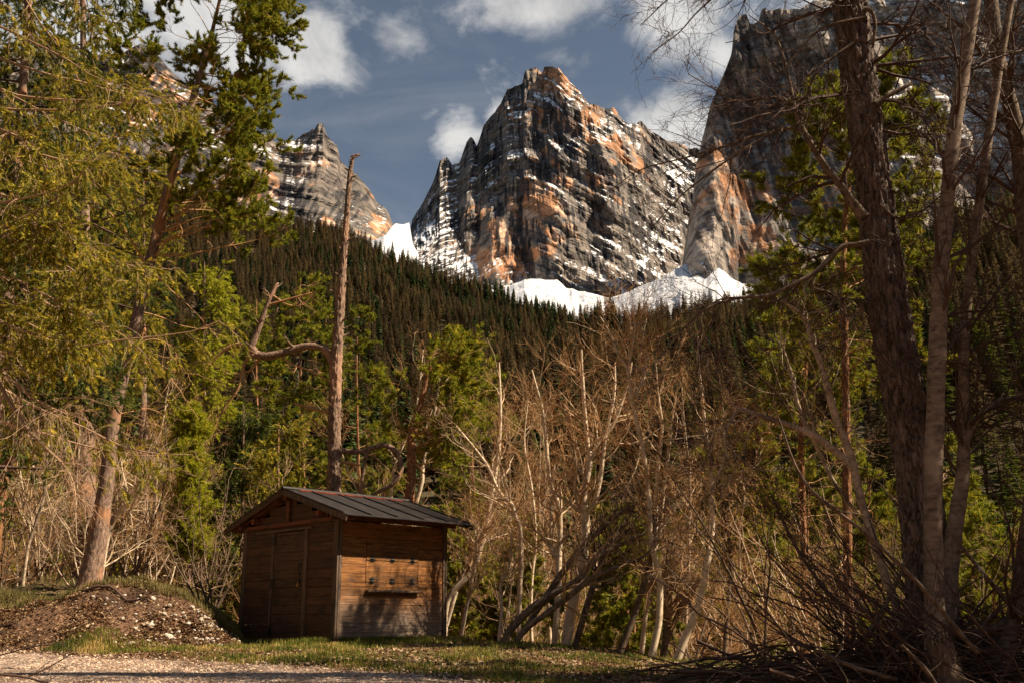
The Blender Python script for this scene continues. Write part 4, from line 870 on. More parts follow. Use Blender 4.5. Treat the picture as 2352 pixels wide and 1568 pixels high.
    # --- thicket right of the hut, stem by stem
    tk = [
     ('a', 'birch_tree', [[(212, 1390, 13), (225, 1250, 14), (262, 1190, 14), (320, 1130, 14), (352, 1040, 13), (370, 980, 12), (400, 820, 11), (418, 720, 10), (430, 640, 8), (436, 480, 6), (430, 300, 3)], [(222, 1340, 9), (262, 1200, 9), (300, 1110, 9), (345, 1000, 8), (352, 930, 7), (350, 870, 4)]], 19.4, 'white birch leaning right from beside the hut corner', 'pale', 'redtw'),
     ('b', 'birch_tree', [[(645, 1440, 12), (655, 1340, 13), (664, 1200, 13), (666, 1090, 12), (672, 960, 11), (664, 860, 9), (630, 760, 8), (615, 600, 8), (604, 500, 7), (590, 440, 5), (560, 330, 3)], [(660, 1080, 8), (640, 1040, 8), (635, 950, 8), (640, 800, 7), (650, 700, 3)]], 18.2, 'forked white birch with a u shaped side stem in the middle of the thicket', 'pale', 'redtw'),
     ('c', 'birch_tree', [[(690, 1450, 22), (712, 1300, 21), (740, 1180, 20), (765, 1060, 19), (772, 960, 17), (764, 860, 15), (772, 780, 13), (790, 690, 12), (780, 620, 10), (772, 540, 9), (764, 430, 8), (755, 250, 4)], [(790, 690, 9), (815, 640, 9), (850, 590, 8), (880, 545, 7), (905, 490, 6), (940, 380, 5), (955, 300, 3)], [(770, 900, 11), (800, 870, 11), (830, 760, 9), (850, 600, 7), (885, 430, 6), (888, 300, 3)]], 17.8, 'tallest white birch of the thicket, forking into a wide v', 'pale', 'redtw'),
     ('d', 'alder_tree', [[(722, 1450, 14), (760, 1320, 14), (790, 1220, 13), (820, 1130, 12), (860, 1040, 11), (920, 950, 8), (960, 880, 5)]], 17.2, 'dark stem leaning right beside the tall forked birch', 'grey', 'twigd'),
     ('e', 'birch_tree', [[(1022, 1500, 15), (1042, 1420, 15), (1062, 1320, 14), (1066, 1160, 13), (1050, 1080, 12), (1030, 1020, 11), (1026, 880, 10), (1015, 770, 10), (1000, 650, 9), (975, 540, 8), (955, 450, 8), (940, 330, 7), (905, 280, 5), (870, 190, 4), (830, 120, 2)], [(950, 460, 6), (985, 400, 6), (1002, 350, 5), (1015, 280, 3)], [(940, 330, 5), (960, 220, 4), (970, 140, 2)]], 16.6, 'birch with dark base and pale bent upper stem, right part of the thicket', 'pale', 'redtw'),
     ('f', 'birch_tree', [[(1010, 1300, 9), (1030, 1130, 10), (1050, 980, 10), (1052, 850, 9), (1060, 700, 8), (1075, 560, 6), (1060, 430, 4), (1050, 300, 2)], [(1042, 1060, 8), (1066, 960, 8), (1076, 850, 8), (1095, 700, 7), (1110, 560, 4), (1130, 430, 2)]], 18.6, 'twin slender pale stems side by side in the right thicket', 'pale', 'redtw'),
     ('g', 'birch_tree', [[(1130, 1490, 17), (1160, 1400, 16), (1200, 1310, 15), (1228, 1220, 14), (1244, 1130, 13), (1262, 1050, 13), (1272, 960, 12), (1272, 850, 11), (1270, 760, 10), (1265, 650, 9), (1250, 600, 8), (1236, 470, 7), (1222, 330, 5), (1215, 200, 3)], [(1266, 660, 6), (1290, 610, 6), (1310, 540, 4), (1340, 480, 2)], [(1270, 780, 6), (1310, 720, 5), (1330, 640, 4)]], 16.2, 'bent birch whose foot leans right, rightmost tall stem of the thicket', 'pale', 'redtw'),
     ('h', 'alder_tree', [[(440, 1420, 13), (480, 1350, 16), (560, 1270, 15), (640, 1215, 14), (740, 1160, 13), (790, 1100, 12), (830, 1060, 12), (870, 1040, 10), (950, 1000, 8), (1010, 975, 6)]], 16.4, 'low leaning dead trunk slanting up to the right, upper of two', 'grey', 'twig'),
     ('h2', 'alder_tree', [[(470, 1440, 11), (540, 1350, 13), (620, 1290, 12), (700, 1230, 12), (800, 1150, 11), (900, 1110, 9), (980, 1080, 7), (1030, 1040, 4)]], 16.1, 'low leaning dead trunk slanting up to the right, lower of two', 'grey', 'twig'),
     ('h3', 'alder_tree', [[(500, 1400, 9), (600, 1250, 13), (680, 1130, 13), (760, 1030, 12), (830, 960, 12), (900, 900, 11), (960, 870, 9), (1000, 840, 5)]], 17.4, 'dark trunk slanting steeply behind the two leaning dead trunks', 'grey', 'twigd'),
     ('i', 'alder_tree', [[(890, 1500, 15), (925, 1400, 14), (960, 1310, 13), (990, 1220, 12), (1012, 1140, 11), (1030, 1060, 9), (1040, 900, 5)]], 16.8, 'brown stem leaning right, just left of the dark footed birch', 'grey', 'twig'),
     ('j', 'alder_tree', [[(1078, 1470, 15), (1090, 1380, 14), (1092, 1280, 12), (1085, 1180, 8), (1100, 1000, 4)], [(1080, 1440, 9), (1120, 1330, 9), (1160, 1240, 7), (1200, 1180, 3)]], 17.6, 'grey forked stem between the two bent birches', 'grey', 'twig'),
     ('k', 'birch_tree', [[(508, 1380, 9), (510, 1250, 10), (516, 1100, 10), (514, 960, 9), (495, 910, 8), (478, 855, 8), (445, 830, 7), (415, 780, 7), (385, 710, 6), (350, 660, 5), (310, 610, 4), (260, 550, 2)]], 18.8, 'crooked stem bending far left near the top, behind the leaning dead trunks', 'pale', 'twig'),
     ('l', 'birch_tree', [[(275, 1410, 8), (295, 1300, 8), (320, 1180, 7), (345, 1040, 6), (330, 950, 3)]], 19.0, 'thin pale sapling just right of the hut wall', 'pale', 'redtw'),
     ('m', 'birch_tree', [[(100, 860, 10), (125, 770, 9), (128, 720, 8), (150, 600, 6), (180, 480, 4), (200, 330, 2)], [(0, 860, 7), (20, 700, 6), (80, 560, 5), (110, 430, 3), (130, 250, 2)]], 23.6, 'pale bare saplings rising behind the hut roof', 'pale', 'redtw'),
     ('n', 'birch_tree', [[(430, 1390, 7), (440, 1280, 7), (436, 1180, 6), (470, 1100, 5), (480, 960, 3)]], 18.0, 'short pale sapling between hut and leaning trunks', 'pale', 'redtw'),
     ('o', 'birch_tree', [[(1320, 1450, 9), (1335, 1250, 9), (1345, 1050, 8), (1320, 900, 6), (1300, 760, 4), (1290, 600, 2)]], 17.5, 'dark straight sapling at the right end of the thicket', 'grey', 'twigd'),
     ('p', 'birch_tree', [[(560, 1430, 8), (555, 1300, 8), (560, 1150, 7), (575, 1000, 6), (560, 800, 5), (530, 620, 4), (545, 450, 2)]], 20.0, 'slender reddish birch left of the forked white birch', 'pale', 'redtw'),
    ]
    for i, (k, nm, L, Y, lab, bk, tw) in enumerate(tk):
        ps = [stem(c5(L[0]), Y, 30)]+[trace(c5(q), Y, 16) for q in L[1:]]
        leaning = k in ('h', 'h2', 'h3')
        ps = [(p_, r_*1.12) for p_, r_ in ps]
        bare_tree(nm, ps, rg(100+i), lab, 'tree', bark='birch' if bk == 'pale' else bk, twig=tw, l1=20 if not leaning else 7, l1len=(.7, 1.9) if not leaning else (.5, 1.6), tr=(.42, .98), l2=6, l3=4, bud=('bud', .012, 1), up=.07, sides=8)
    # --- left side stems
    bare_tree('birch_tree', [stem([(55, 1322, 7), (66, 1250, 7), (85, 1190, 7), (103, 1130, 6), (107, 1060, 5), (118, 960, 4), (130, 880, 2)], 19, 22), trace([(103, 1130, 5), (72, 1060, 4), (75, 1000, 4), (100, 930, 3), (115, 890, 2)], 19, 14)], rg(131), 'thin pale sapling with a bent twin stem at the far left', 'tree', l1=16, l1len=(.5, 1.4), twig='twigp', up=.05)
    bare_tree('birch_tree', [stem([(232, 1330, 9), (245, 1240, 12), (262, 1190, 13), (290, 1155, 14), (325, 1120, 15), (365, 1088, 12)], 18.6, 18)], rg(132), 'pale broken trunk leaning right beside the leaning pine', 'tree', bark='pale', l1=12, l1len=(.5, 1.5), twig='twigp', tr=(.1, .9))
    P, R = stem([(-12, 1240, 30), (0, 1150, 27), (14, 1050, 25), (34, 930, 22), (58, 840, 18), (90, 740, 12), (120, 620, 6)], 20, 30)
    pine_tree('pine_tree', P, R, rg(14), 'orange barked pine trunk at the left edge behind the dead twigs', 'tree', bark='pine_o', limbs=22, L=(1., 2.6), tr=(.45, .99), needles='sn', dead=(26, (.2, .8), (.8, 2.2), -.02))
    # --- green pine behind the thick tree
    P, R = stem([(1948, 1440, 27), (1946, 1300, 25), (1945, 1100, 22), (1942, 900, 20), (1940, 700, 17), (1938, 560, 14), (1950, 430, 10), (1975, 330, 7), (2000, 270, 3)], 15.5, 40)
    pine_tree('pine_tree', P, R, rg(15), 'green pine with a reddish trunk directly left behind the thick furrowed tree', 'tree', bark='pine_o', limbs=46, L=(1.2, 2.4), tr=(.48, .99), taper=.35, l2=8, l3=5, nt=5, size=.10, dead=(16, (.15, .55), (.8, 2.), -.02))
    P, R = stem([(1848, 1450, 18), (1845, 1200, 16), (1840, 1000, 14), (1850, 850, 11), (1865, 760, 5)], 18, 30)
    pine_tree('pine_tree', P, R, rg(16), 'small pine with a thin red trunk left of the green pine', 'tree', bark='pine_o', limbs=26, L=(1., 2.2), tr=(.35, .99), taper=.5, nt=4, size=.08, dead=(14, (.1, .5), (.7, 1.6), -.03), needles='pn')
    # young pine behind the hut
    P, R = stem([(940, 1150, 22), (945, 1080, 22), (945, 1000, 19), (965, 930, 14), (985, 850, 9), (1000, 790, 4)], 22.5, 30)
    pine_tree('pine_tree', P, R, rg(17), 'young pine with a dark red trunk behind the hut roof end', 'tree', bark='pine_o', limbs=30, L=(1.2, 2.2), tr=(.35, .99), taper=.5, nt=4, size=.085, bias=(.8, .3, 0), dead=(12, (.05, .5), (1.2, 2.4), 0.))
    # --- spruces on the left
    r = rg(18)
    xs = at(-420, 1450, 9.5)[0]; z0 = gz(xs, 9.5); P = np.linspace([xs, 9.5, z0-.1], [xs+.1, 9.5, z0+14], 30)[None]; R = np.linspace(.15, .03, 30)[None]
    base = P[0, 0].copy(); root = empty('spruce_tree', base); tag(root, 'spruce at the left edge with long bare drooping limbs and yellow green twigs', 'tree')
    g = Geo(); tubes(P, R, 12, g, 0, None, .08, rng=r); g.build('trunk', [MT['grey']], root, True, base)
    TR = [[(-130, 460, 9), (0, 546, 8), (115, 602, 7), (187, 640, 6), (240, 674, 4), (320, 698, 2)], [(-130, 380, 8), (0, 440, 7), (64, 480, 6), (128, 517, 5), (210, 560, 4), (300, 590, 2)], [(-130, 400, 8), (0, 482, 7), (48, 520, 7), (115, 554, 6), (171, 578, 5), (235, 606, 3), (290, 640, 2)],
          [(-130, 540, 8), (0, 618, 7), (80, 658, 6), (112, 674, 6), (160, 698, 5), (213, 720, 3), (260, 760, 2)], [(-130, 630, 8), (0, 709, 7), (64, 741, 6), (133, 768, 4), (208, 778, 2)], [(-130, 690, 7), (16, 751, 6), (107, 791, 5), (229, 823, 2)],
          [(-130, 240, 9), (0, 307, 8), (59, 336, 7), (101, 365, 7), (133, 395, 6), (192, 418, 6), (265, 430, 4), (330, 421, 2)], [(-130, 700, 10), (0, 843, 9), (52, 928, 9), (122, 1016, 7), (195, 1080, 5), (232, 1126, 3), (250, 1180, 2)], [(-130, 740, 9), (0, 838, 7), (107, 925, 6), (183, 965, 4), (250, 989, 2)], [(-130, 120, 9), (0, 200, 7), (90, 215, 6), (200, 216, 4), (330, 222, 3), (418, 208, 2)]]
    TR = [[(-400, q[0][1]-(90 if q[0][1] < 660 else 40), q[0][2]+2)]+q for q in TR]
    PP, RR = zip(*[trace(q, 9.5, 24) for q in TR]); PP = np.concatenate(PP); RR = np.concatenate(RR)
    PP[:, :, 1] += (r.uniform(-.9, .9, (len(PP), 1)))*np.linspace(0, 1, 24)[None]**1
    g = Geo(); gn = Geo(); spruce_limb(g, gn, PP[:7], RR[:7], r, 50, (.2, .7), -.14, .8, .06, 9, .2); spruce_limb(g, gn, PP[7:9], RR[7:9], r, 60, (.2, .9), -.12, .06, .05, 5, .05); spruce_limb(g, gn, PP[9:], RR[9:], r, 26, (.15, .5), -.14, .6, .055, 5, .2)
    P1, R1 = grow(P, R, 24, (.2, .85), (96, 8), (2.3, 4.1), 14, lambda s: -.05+.10*s, .09, .22, r, .01, .3, bias=(2.6, .5, 0), even=True)
    spruce_limb(g, gn, P1, R1, r, 28, (.2, .65), -.16, .62, .062, 9, .25, 3)
    g.build('branches', [MT['twig']], root, False, base); gn.build('needles', [MT['sn']], root, False, base)
    P, R = stem([(-90, 1400, 36), (-30, 1100, 33), (-4, 900, 31), (10, 780, 29), (28, 560, 26), (44, 330, 22), (60, 100, 18), (72, -150, 12), (84, -400, 4)], 13, 40)
    spruce_tree('spruce_tree', P, R, rg(19), 'dark spruce trunk near the left edge with dense hanging green boughs', 'tree', limbs=64, L=(1.3, 2.5), tr=(.34, .99), taper=.2, side=16, slen=(.25, .7), size=.075, per=10, bark='pine', bias=(.6, 0, 0), droop=-.06, needles='pnd')
    for i, (px, Y, top, lab, L, nd, lim, bias, t0) in enumerate([(190, 21, -260, 'tall spruce behind the left boughs, hung with dark green twigs', 2.6, 'sn', 54, (0, 0, 0), .2), (330, 25, 380, 'yellow green spruce behind the leaning pine trunk', 2.2, 'sn', 46, (0, 0, 0), .12), (-70, 17, -200, 'dark spruce cut by the left edge of the view', 2.6, 'pnd', 54, (.5, 0, 0), .15),
        (470, 26, 600, 'bushy yellow green spruce between the leaning pine and the dead pine', 1.7, 'yn', 44, (0, 0, 0), .1), (560, 25, 930, 'small dark spruce left behind the hut roof', 1.5, 'pnd', 44, (0, 0, 0), .05), (640, 23.5, 970, 'small green spruce right behind the hut ridge', 1.3, 'sn', 40, (0, 0, 0), .05)]):
        f = foot(px, Y); tp = at(px, top, Y); P = np.linspace(f-[0, 0, .1], tp, 30)[None]; R = np.linspace(.012*(tp[2]-f[2])+.03, .012, 30)[None]
        spruce_tree('spruce_tree', P, R, rg(200+i), lab, 'tree', limbs=lim, L=(L*.6, L), tr=(t0, .99), taper=.55 if top > 300 else .35, side=15, slen=(.25, .7), size=.10, per=8, needles=nd, bark='pine', bias=bias, dens2=2)
    # bright juniper
    f = foot(428, 20.5); tp = at(432, 972, 20.5); P = np.linspace(f-[0, 0, .1], tp, 24)[None]; R = np.linspace(.05, .01, 24)[None]
    pine_tree('juniper_bush', P, R, rg(31), 'bright yellow green upright juniper left of the hut', 'bush', limbs=70, L=(.45, .75), tr=(.12, .99), taper=.4, ang=(40, 12), up=.06, l2=8, l3=4, nt=4, size=.065, needles='yn', twig='twig', l2len=(.15, .35), bare_in=.25)
    # bigger pines behind the dead pine
    for i, (px, Y, top, lab, nd) in enumerate([(600, 29, 690, 'green pine left behind the dead pine', 'pn'), (700, 31, 640, 'green pine right behind the twisted limb of the dead pine', 'pn'), (830, 30, 775, 'bushy pine showing right of the dead pine', 'pn'), (1090, 27, 840, 'bushy green pine between hut and birches', 'pn')]):
        f = foot(px, Y); tp = at(px, top, Y); P = np.linspace(f-[0, 0, .1], tp, 30)[None]; P = P+np.sin(np.linspace(0, 5, 30))[None, :, None]*np.array([.12, .1, 0]); R = np.linspace(.13, .015, 30)[None]
        pine_tree('pine_tree', P, R, rg(220+i), lab, 'tree', bark='pine_o', limbs=38, L=(1.3, 2.8), tr=(.22, .99), taper=.55, nt=3, size=.11, needles=nd)
def build_fillers():
    rng = np.random.default_rng(303)
    def line(h, lean, r): 
        n = 14; p = np.zeros((1, n, 3)); d = np.array([lean[0], lean[1], 1.]); q = np.zeros(3)
        for j in range(1, n): d = nz(d+r.normal(size=3)*.10*np.array([1, 1, .3])+np.array([0, 0, .06])); q = q+d*h/(n-1); p[0, j] = q
        return p
    shr = []
    # multi stemmed bare shrubs, low tangled saplings, slim bare trees
    for i in range(4):
        r = np.random.default_rng(400+i); ps = []
        for k in range(6):
            p = line(r.uniform(2.2, 4.2), r.normal(size=2)*.38, r); p += np.append(r.normal(size=2)*.12, -.15); ps.append((p, np.linspace(.028, .006, 14)[None]*r.uniform(.7, 1.2)))
        shr.append(('hazel_bush', ps, ('pale', 'grey')[i % 2], ('twig', 'twig', 'redtw', 'redtw')[i]))
    slim = []
    for i in range(4):
        r = np.random.default_rng(420+i); h = r.uniform(6, 8.5); p = line(h, r.normal(size=2)*.12, r); p[:, :, 2] -= .15
        slim.append(('birch_tree', [(p, np.linspace(.06, .008, 14)[None])], 'pale', 'redtw'))
    P0 = {}
    def place(key, fn, x, y, rz, sc, lab, cat, grp, tilt=(0, 0)):
        loc = (x, y, gz(x, y))
        if key not in P0: o = fn(); P0[key] = o; o.location = loc; o.rotation_euler = (tilt[0], tilt[1], rz); o.scale = (sc,)*3
        else: o = copy_tree(P0[key], loc, rz, sc, tilt)
        tag(o, lab, cat, grp); return o
    def mk_shrub(i): 
        nm, ps, bk, tw = shr[i]; return lambda: bare_tree(nm, ps, np.random.default_rng(440+i), 'x', 'bush', bark=bk, twig=tw, l1=8, l1len=(.5, 1.4), tr=(.15, .98), l2=5, l3=4, l2len=(.25, .8), l3len=(.1, .35), bud=('bud', .012, 2), loc=(0, 0, 0), sides=6)
    def mk_slim(i):
        nm, ps, bk, tw = slim[i]; return lambda: bare_tree(nm, ps, np.random.default_rng(460+i), 'x', 'tree', bark=bk, twig=tw, l1=24, l1len=(1., 2.2), tr=(.3, .98), l2=6, l3=5, l2len=(.35, .9), l3len=(.15, .4), bud=('bud', .018, 2), loc=(0, 0, 0), sides=6, ang=(38, 12), up=.09)
    zones = [((-60, 540), (19, 26), 18, 'tangled bare hazel bush under the left trees', 'bare bushes left of the hut', (.7, 1.1)), ((540, 1060), (22.5, 27), 7, 'bare hazel bush behind the hut', 'bare bushes behind the hut', (.8, 1.15)),
             ((1040, 1800), (19, 27), 10, 'tangled bare hazel bush among the birches', 'bare bushes in the thicket', (.6, 1.05)), ((1700, 2460), (13, 24), 10, 'dense bare hazel bush behind the brush pile', 'bare bushes behind the brush pile', (.5, .85))]
    for zi, ((a, b), (ya, yb), n, lab, grp, sr) in enumerate(zones):
        for k in range(n):
            px = a+(b-a)*(k+rng.random())/n; Y = ya+(yb-ya)*rng.random()**1.2; x = at(px, 1450, Y)[0]; i = rng.integers(0, 4)
            place(('s', i), mk_shrub(i), x, Y, rng.uniform(0, 6.28), rng.uniform(*sr), lab, 'bush', grp, (rng.normal()*.12, rng.normal()*.12))
    zs = [((1120, 1760), (23, 38), 34, 'slim reddish bare birch in the back of the thicket', 'slim birches behind the thicket', (.75, 1.25)), ((1700, 2440), (23, 32), 10, 'slim bare birch behind the thick tree and its beeches', 'slim birches on the right', (.6, .9)), ((780, 1060), (23, 30), 6, 'slim bare birch right of the dead pine', 'slim birches behind the hut', (.7, 1.)), ((-40, 540), (21, 30), 12, 'slim bare birch behind the left bushes', 'slim birches on the left', (.6, .95))]
    for (a, b), (ya, yb), n, lab, grp, sr in zs:
        for k in range(n):
            px = a+(b-a)*(k+rng.random())/n; Y = rng.uniform(ya, yb); x = at(px, 1450, Y)[0]; i = rng.integers(0, 4)
            place(('b', i), mk_slim(i), x, Y, rng.uniform(0, 6.28), rng.uniform(*sr), lab, 'tree', grp, (rng.normal()*.06, rng.normal()*.06))
    # mid-distance conifers
    def mk_con(kind, i):
        def f():
            r = np.random.default_rng(480+i); h = (7.5, 9.5, 6.0)[i % 3]; P = line(h, (0, 0), r)*np.array([.5, .5, 1]); P[:, :, 2] -= .2; R = np.linspace(.11, .015, 14)[None]
            if kind == 'p': return pine_tree('pine_tree', P, R, r, 'x', 'tree', bark='pine_o', limbs=34, L=(1.1, 2.5), tr=(.12, .99), taper=.5, nt=3, size=.17, l2=7, l3=4, loc=(0, 0, 0), sides=7)
            return spruce_tree('spruce_tree', P, R, r, 'x', 'tree', limbs=50, L=(1.1, 2.2), tr=(.04, .99), taper=.85, side=11, slen=(.25, .7), size=.16, per=5, needles='sn', loc=(0, 0, 0), dens2=2)
        return f
    cz = [((-100, 700), (27, 70), 22, 'p', 'green pine in the mid distance on the left', 'mid distance pines left'), ((-100, 800), (28, 75), 16, 's', 'green spruce in the mid distance on the left', 'mid distance spruces left'),
          ((1050, 1560), (20, 45), 22, 'p', 'small yellow green pine glimpsed low behind the thicket', 'pines behind the thicket'), ((1500, 2480), (26, 52), 40, 'p', 'yellow green pine glimpsed behind the right trees', 'pines behind the right trees'), ((800, 2450), (26, 75), 16, 's', 'green spruce glimpsed behind the thicket', 'spruces behind the thicket')]
    for (a, b), (ya, yb), n, kd, lab, grp in cz:
        for k in range(n):
            px = a+(b-a)*(k+rng.random())/n; Y = ya+(yb-ya)*rng.random(); x = at(px, 1450, Y)[0]; i = int(rng.integers(0, 3))
            s = rng.uniform(.75, 1.25)*(1 if Y > 35 else .85)*(.62 if b == 1560 else 1)
            place(('con'+kd, i), mk_con(kd, i), x, Y, rng.uniform(0, 6.28), s, lab, 'tree', grp)
    build_shade_trees(P0)
def build_shade_trees(P0):
    """the wood goes on beyond the right edge of the view; its spruces shade the brush pile"""
    for k, (x, y, s) in enumerate([(8.6, 8.4, 1.0), (10.2, 10.2, 1.15), (8.9, 11.6, .95), (11.6, 9.0, 1.2)]):
        o = copy_tree(P0[[q for q in P0 if q[0] == 'cons'][0]], (x, y, gz(x, y)), k*1.7, s)
        tag(o, 'spruce in the wood beyond the right edge of the view, shading the brush pile', 'tree', 'spruces beyond the right edge')
def stone_mesh(name, rng, mt, sub=2):
    import bmesh
    bm = bmesh.new(); bmesh.ops.create_icosphere(bm, subdivisions=sub, radius=1.)
    V = np.array([v.co[:] for v in bm.verts]); F = np.array([[v.index for v in f.verts] for f in bm.faces]); bm.free()
    n = fbm(V[:, 0]*1.4+9*rng.random(), V[:, 1]*1.4+5, V[:, 2]*1.4+9, s=int(rng.integers(99)), o=3)
    V = V*(.65+.8*n)[:, None]*np.array([1, rng.uniform(.6, .9), rng.uniform(.4, .7)]); return V, F
def build_ground_cover():
    rng = np.random.default_rng(606)
    stm = mat('limestone', lambda t: (t.mix(t.noise(geop(t), 14, 5), C(.34, .29, .22), C(.66, .61, .53)), (t.noise(geop(t), 30, 5), .4, .01)), .85)
    # individual pale stones on the bank
    pr = []
    for i in range(5): V, F = stone_mesh('stone', rng, stm); pr.append(mkmesh('stone', V, F, None, [stm], link=False))
    n = 0
    while n < 290:
        u = rng.random(); px = 190+360*math.sqrt(u)+rng.normal()*14; Y = rng.uniform(15.0, 16.75); x = at(px, 1450, Y)[0]
        if x/Y > -.268 or px < 60: continue
        s = .018+.034*rng.random()**2.2+(.05 if n in (3,) else 0)
        o = bpy.data.objects.new('stone', pr[int(rng.integers(5))]); COL.objects.link(o); o.location = (x, Y, gz(x, Y)+s*.25); o.scale = (s, s, s); o.rotation_euler = (rng.normal()*.4, rng.normal()*.4, rng.uniform(0, 6.28))
        tag(o, 'largest pale stone on the bank left of the hut' if n == 3 else 'small pale stone on the sunlit bank left of the hut', 'stone', None if n == 3 else 'pale stones on the bank'); n += 1
    # loose gravel on the road, one mass
    V, F = stone_mesh('g', rng, stm, 1); g = Geo(); N = 30000
    x = rng.uniform(-8, 1.6, N); e = road_edge_y(x); Y = 7.5+(e+.35-7.5)*rng.random(N)**.8; keep = (x < 1.2-(Y-8)*.45) & (rng.random(N) < .25+.75*sst(fbm(x*1.1, Y*1.6, s=62, o=4), .38, .52)) & (rng.random(N) < np.where(Y > e-.3, .35, 1)); x, Y = x[keep], Y[keep]; N = len(x)
    z = ground_z(x, Y)+.018; s = .009+.02*rng.random(N)**3
    a = rng.uniform(0, 6.28, N); X_ = np.stack([np.cos(a), np.sin(a), 0*a], -1); Y_ = np.stack([-np.sin(a), np.cos(a), 0*a], -1); Z_ = np.tile([0, 0, 1.], (N, 1))
    instance(V, F, np.stack([x, Y, z], -1), X_, Y_, Z_, s, g, 0, rng.random(N))
    gm = mat('gravel_stones', lambda t: t.ramp(attr(t, 'rnd').outputs['Fac'], [(0, (.18, .11, .075)), (.45, (.42, .29, .205)), (1, (.74, .60, .46))]), .9)
    tag(g.build('gravel', [gm]), 'pale loose gravel strewn over the road', 'gravel', None, 'stuff')
    # grass
    def blades(px, py, hmin, hmax, geo, lean=.5, w=.006):
        n = len(px); a = rng.uniform(0, 6.28, n); d = np.stack([np.cos(a), np.sin(a), 0*a], -1); h = rng.uniform(hmin, hmax, n)[:, None]; sd = np.stack([-np.sin(a), np.cos(a), 0*a], -1)*w
        b = np.stack([px, py, ground_z(px, py)], -1); L = lean*rng.random(n)[:, None]
        m = b+np.array([0, 0, 1.])*h*.6+d*h*L*.3; t = b+np.array([0, 0, 1.])*h*(1-.3*L)+d*h*L
        V = np.stack([b-sd, b+sd, m+sd*.7, m-sd*.7, t], 1); k = np.arange(n)[:, None]*5
        geo.add(V.reshape(-1, 3), k+[3, 2, 4], k+[0, 1, 2, 3], 0, np.repeat(np.clip(fbm(px*2.5, py*2.5, s=9)*1.3-.15+rng.normal(size=n)*.14, 0, 1), 5))
    g = Geo(); N = 70000; x = rng.uniform(-6.2, 5.5, N); e = road_edge_y(x); Y = e-.15+rng.random(N)**1.05*(17.6-e); dn = fbm(x*1.6, Y*1.6, s=14, o=4)
    k = (rng.random(N) < sst(dn, .42, .6)*sst(Y-e, -.2, .5)*np.where(x < -4.4, sst(Y, 14.4, 14.9)*(1-sst(Y, 15.3, 15.7)), 1)*(1-.65*sst(x, 1.5, 4))); blades(x[k], Y[k], .03, .10, g)
    # lush strip along the hut foot and in its shade
    N = 26000; u = rng.random(N); c0 = HB[:2]; d1 = np.array([math.sin(HYAW), math.cos(HYAW)]); d2 = np.array([-math.cos(HYAW), math.sin(HYAW)])
    q = np.where((u < .5)[:, None], c0+d2*(rng.random(N)*HW*1.15)[:, None], c0+d1*(rng.random(N)*HL*1.1)[:, None]); nn = np.where((u < .5)[:, None], -d1, -d2); q = q+nn*(.03+np.abs(rng.normal(size=N))*.3)[:, None]; blades(q[:, 0], q[:, 1], .05, .16, g)
    N = 5000; x = rng.uniform(-6.6, -4.3, N); Y = 14.9+.2*rng.normal(size=N)+(x+4.6)*.08; blades(x, Y, .03, .10, g)
    gmt = m_leaf('grass_blades', (.05, .10, .015), (.24, .23, .04), .4, (.62, .45, .18))
    tag(g.build('grass', [gmt]), 'short green and yellow grass along the road edge and hut foot', 'grass', None, 'stuff')
    g = Geo(); N = 36000; x = rng.uniform(-11, -4.4, N); Y = 16.9+rng.random(N)*3.2; k = rng.random(N) < sst(fbm(x*1.3, Y*1.3, s=15), .38, .55); blades(x[k], Y[k], .05, .16, g, .8)
    tag(g.build('dry_grass', [m_leaf('dry_grass_blades', (.10, .10, .03), (.26, .22, .08), .4, (.40, .31, .14))]), 'dry yellow grass on top of the left bank', 'grass', None, 'stuff')
    # leaf litter
    g = Geo(); N = 90000; x = rng.uniform(-10, 6.5, N); Y = 9+rng.random(N)*9; e = road_edge_y(x); k = (Y > e-.4) & (rng.random(N) < np.where(Y > e+.2, 1, .25)); x, Y = x[k], Y[k]; N = len(x)
    a = nz(rng.normal(size=(N, 3))*[1, 1, .35]); b = nz(np.cross(a, rng.normal(size=(N, 3))*[.4, .4, 1])); s = rng.uniform(.012, .035, N)[:, None]; p = np.stack([x, Y, ground_z(x, Y)+.015+.01*rng.random(N)], -1)
    V = np.stack([p-a*s, p+b*s*.5, p+a*s, p-b*s*.5], 1); k = np.arange(N)[:, None]*4; g.add(V.reshape(-1, 3), None, k+[0, 1, 2, 3], 0, np.repeat(rng.random(N), 4))
    N = 60000; x = rng.uniform(-11, -4.3, N); Y = 14.7+rng.random(N)*2.8; k = (x/Y < -.268) & (rng.random(N) < sst(fbm(x*1.5, Y*1.5, s=61, o=4), .36, .6)); x, Y = x[k], Y[k]; N = len(x)
    a = nz(rng.normal(size=(N, 3))*[1, 1, .5]); b = nz(np.cross(a, rng.normal(size=(N, 3))*[.5, .5, 1])); s = rng.uniform(.015, .045, N)[:, None]; p = np.stack([x, Y, ground_z(x, Y)+.012+.02*rng.random(N)], -1)
    V = np.stack([p-a*s, p+b*s*.45, p+a*s, p-b*s*.45], 1); k = np.arange(N)[:, None]*4; g.add(V.reshape(-1, 3), None, k+[0, 1, 2, 3], 0, np.repeat(rng.random(N)**1.4, 4))
    tag(g.build('leaf_litter', [m_leaf('dead_leaves', (.07, .03, .014), (.26, .14, .06), .2, (.60, .46, .30))]), 'brown and tan dead leaves scattered over grass and bank', 'leaves', None, 'stuff')
def sticks(geo, rng, a, b, r0, n=10, wob=.04, m=0):
    a = np.array(a, float); b = np.array(b, float); L = np.linalg.norm(b-a); t = np.linspace(0, 1, n)[:, None]
    p = a+(b-a)*t+np.cumsum(rng.normal(size=(n, 3))*wob*L/n**.5, 0)*(t*(1-t)*3); tubes(p[None], np.linspace(r0, r0*.35, n)[None], 6, geo, m, cap=True); return p[None], np.linspace(r0, r0*.35, n)[None]
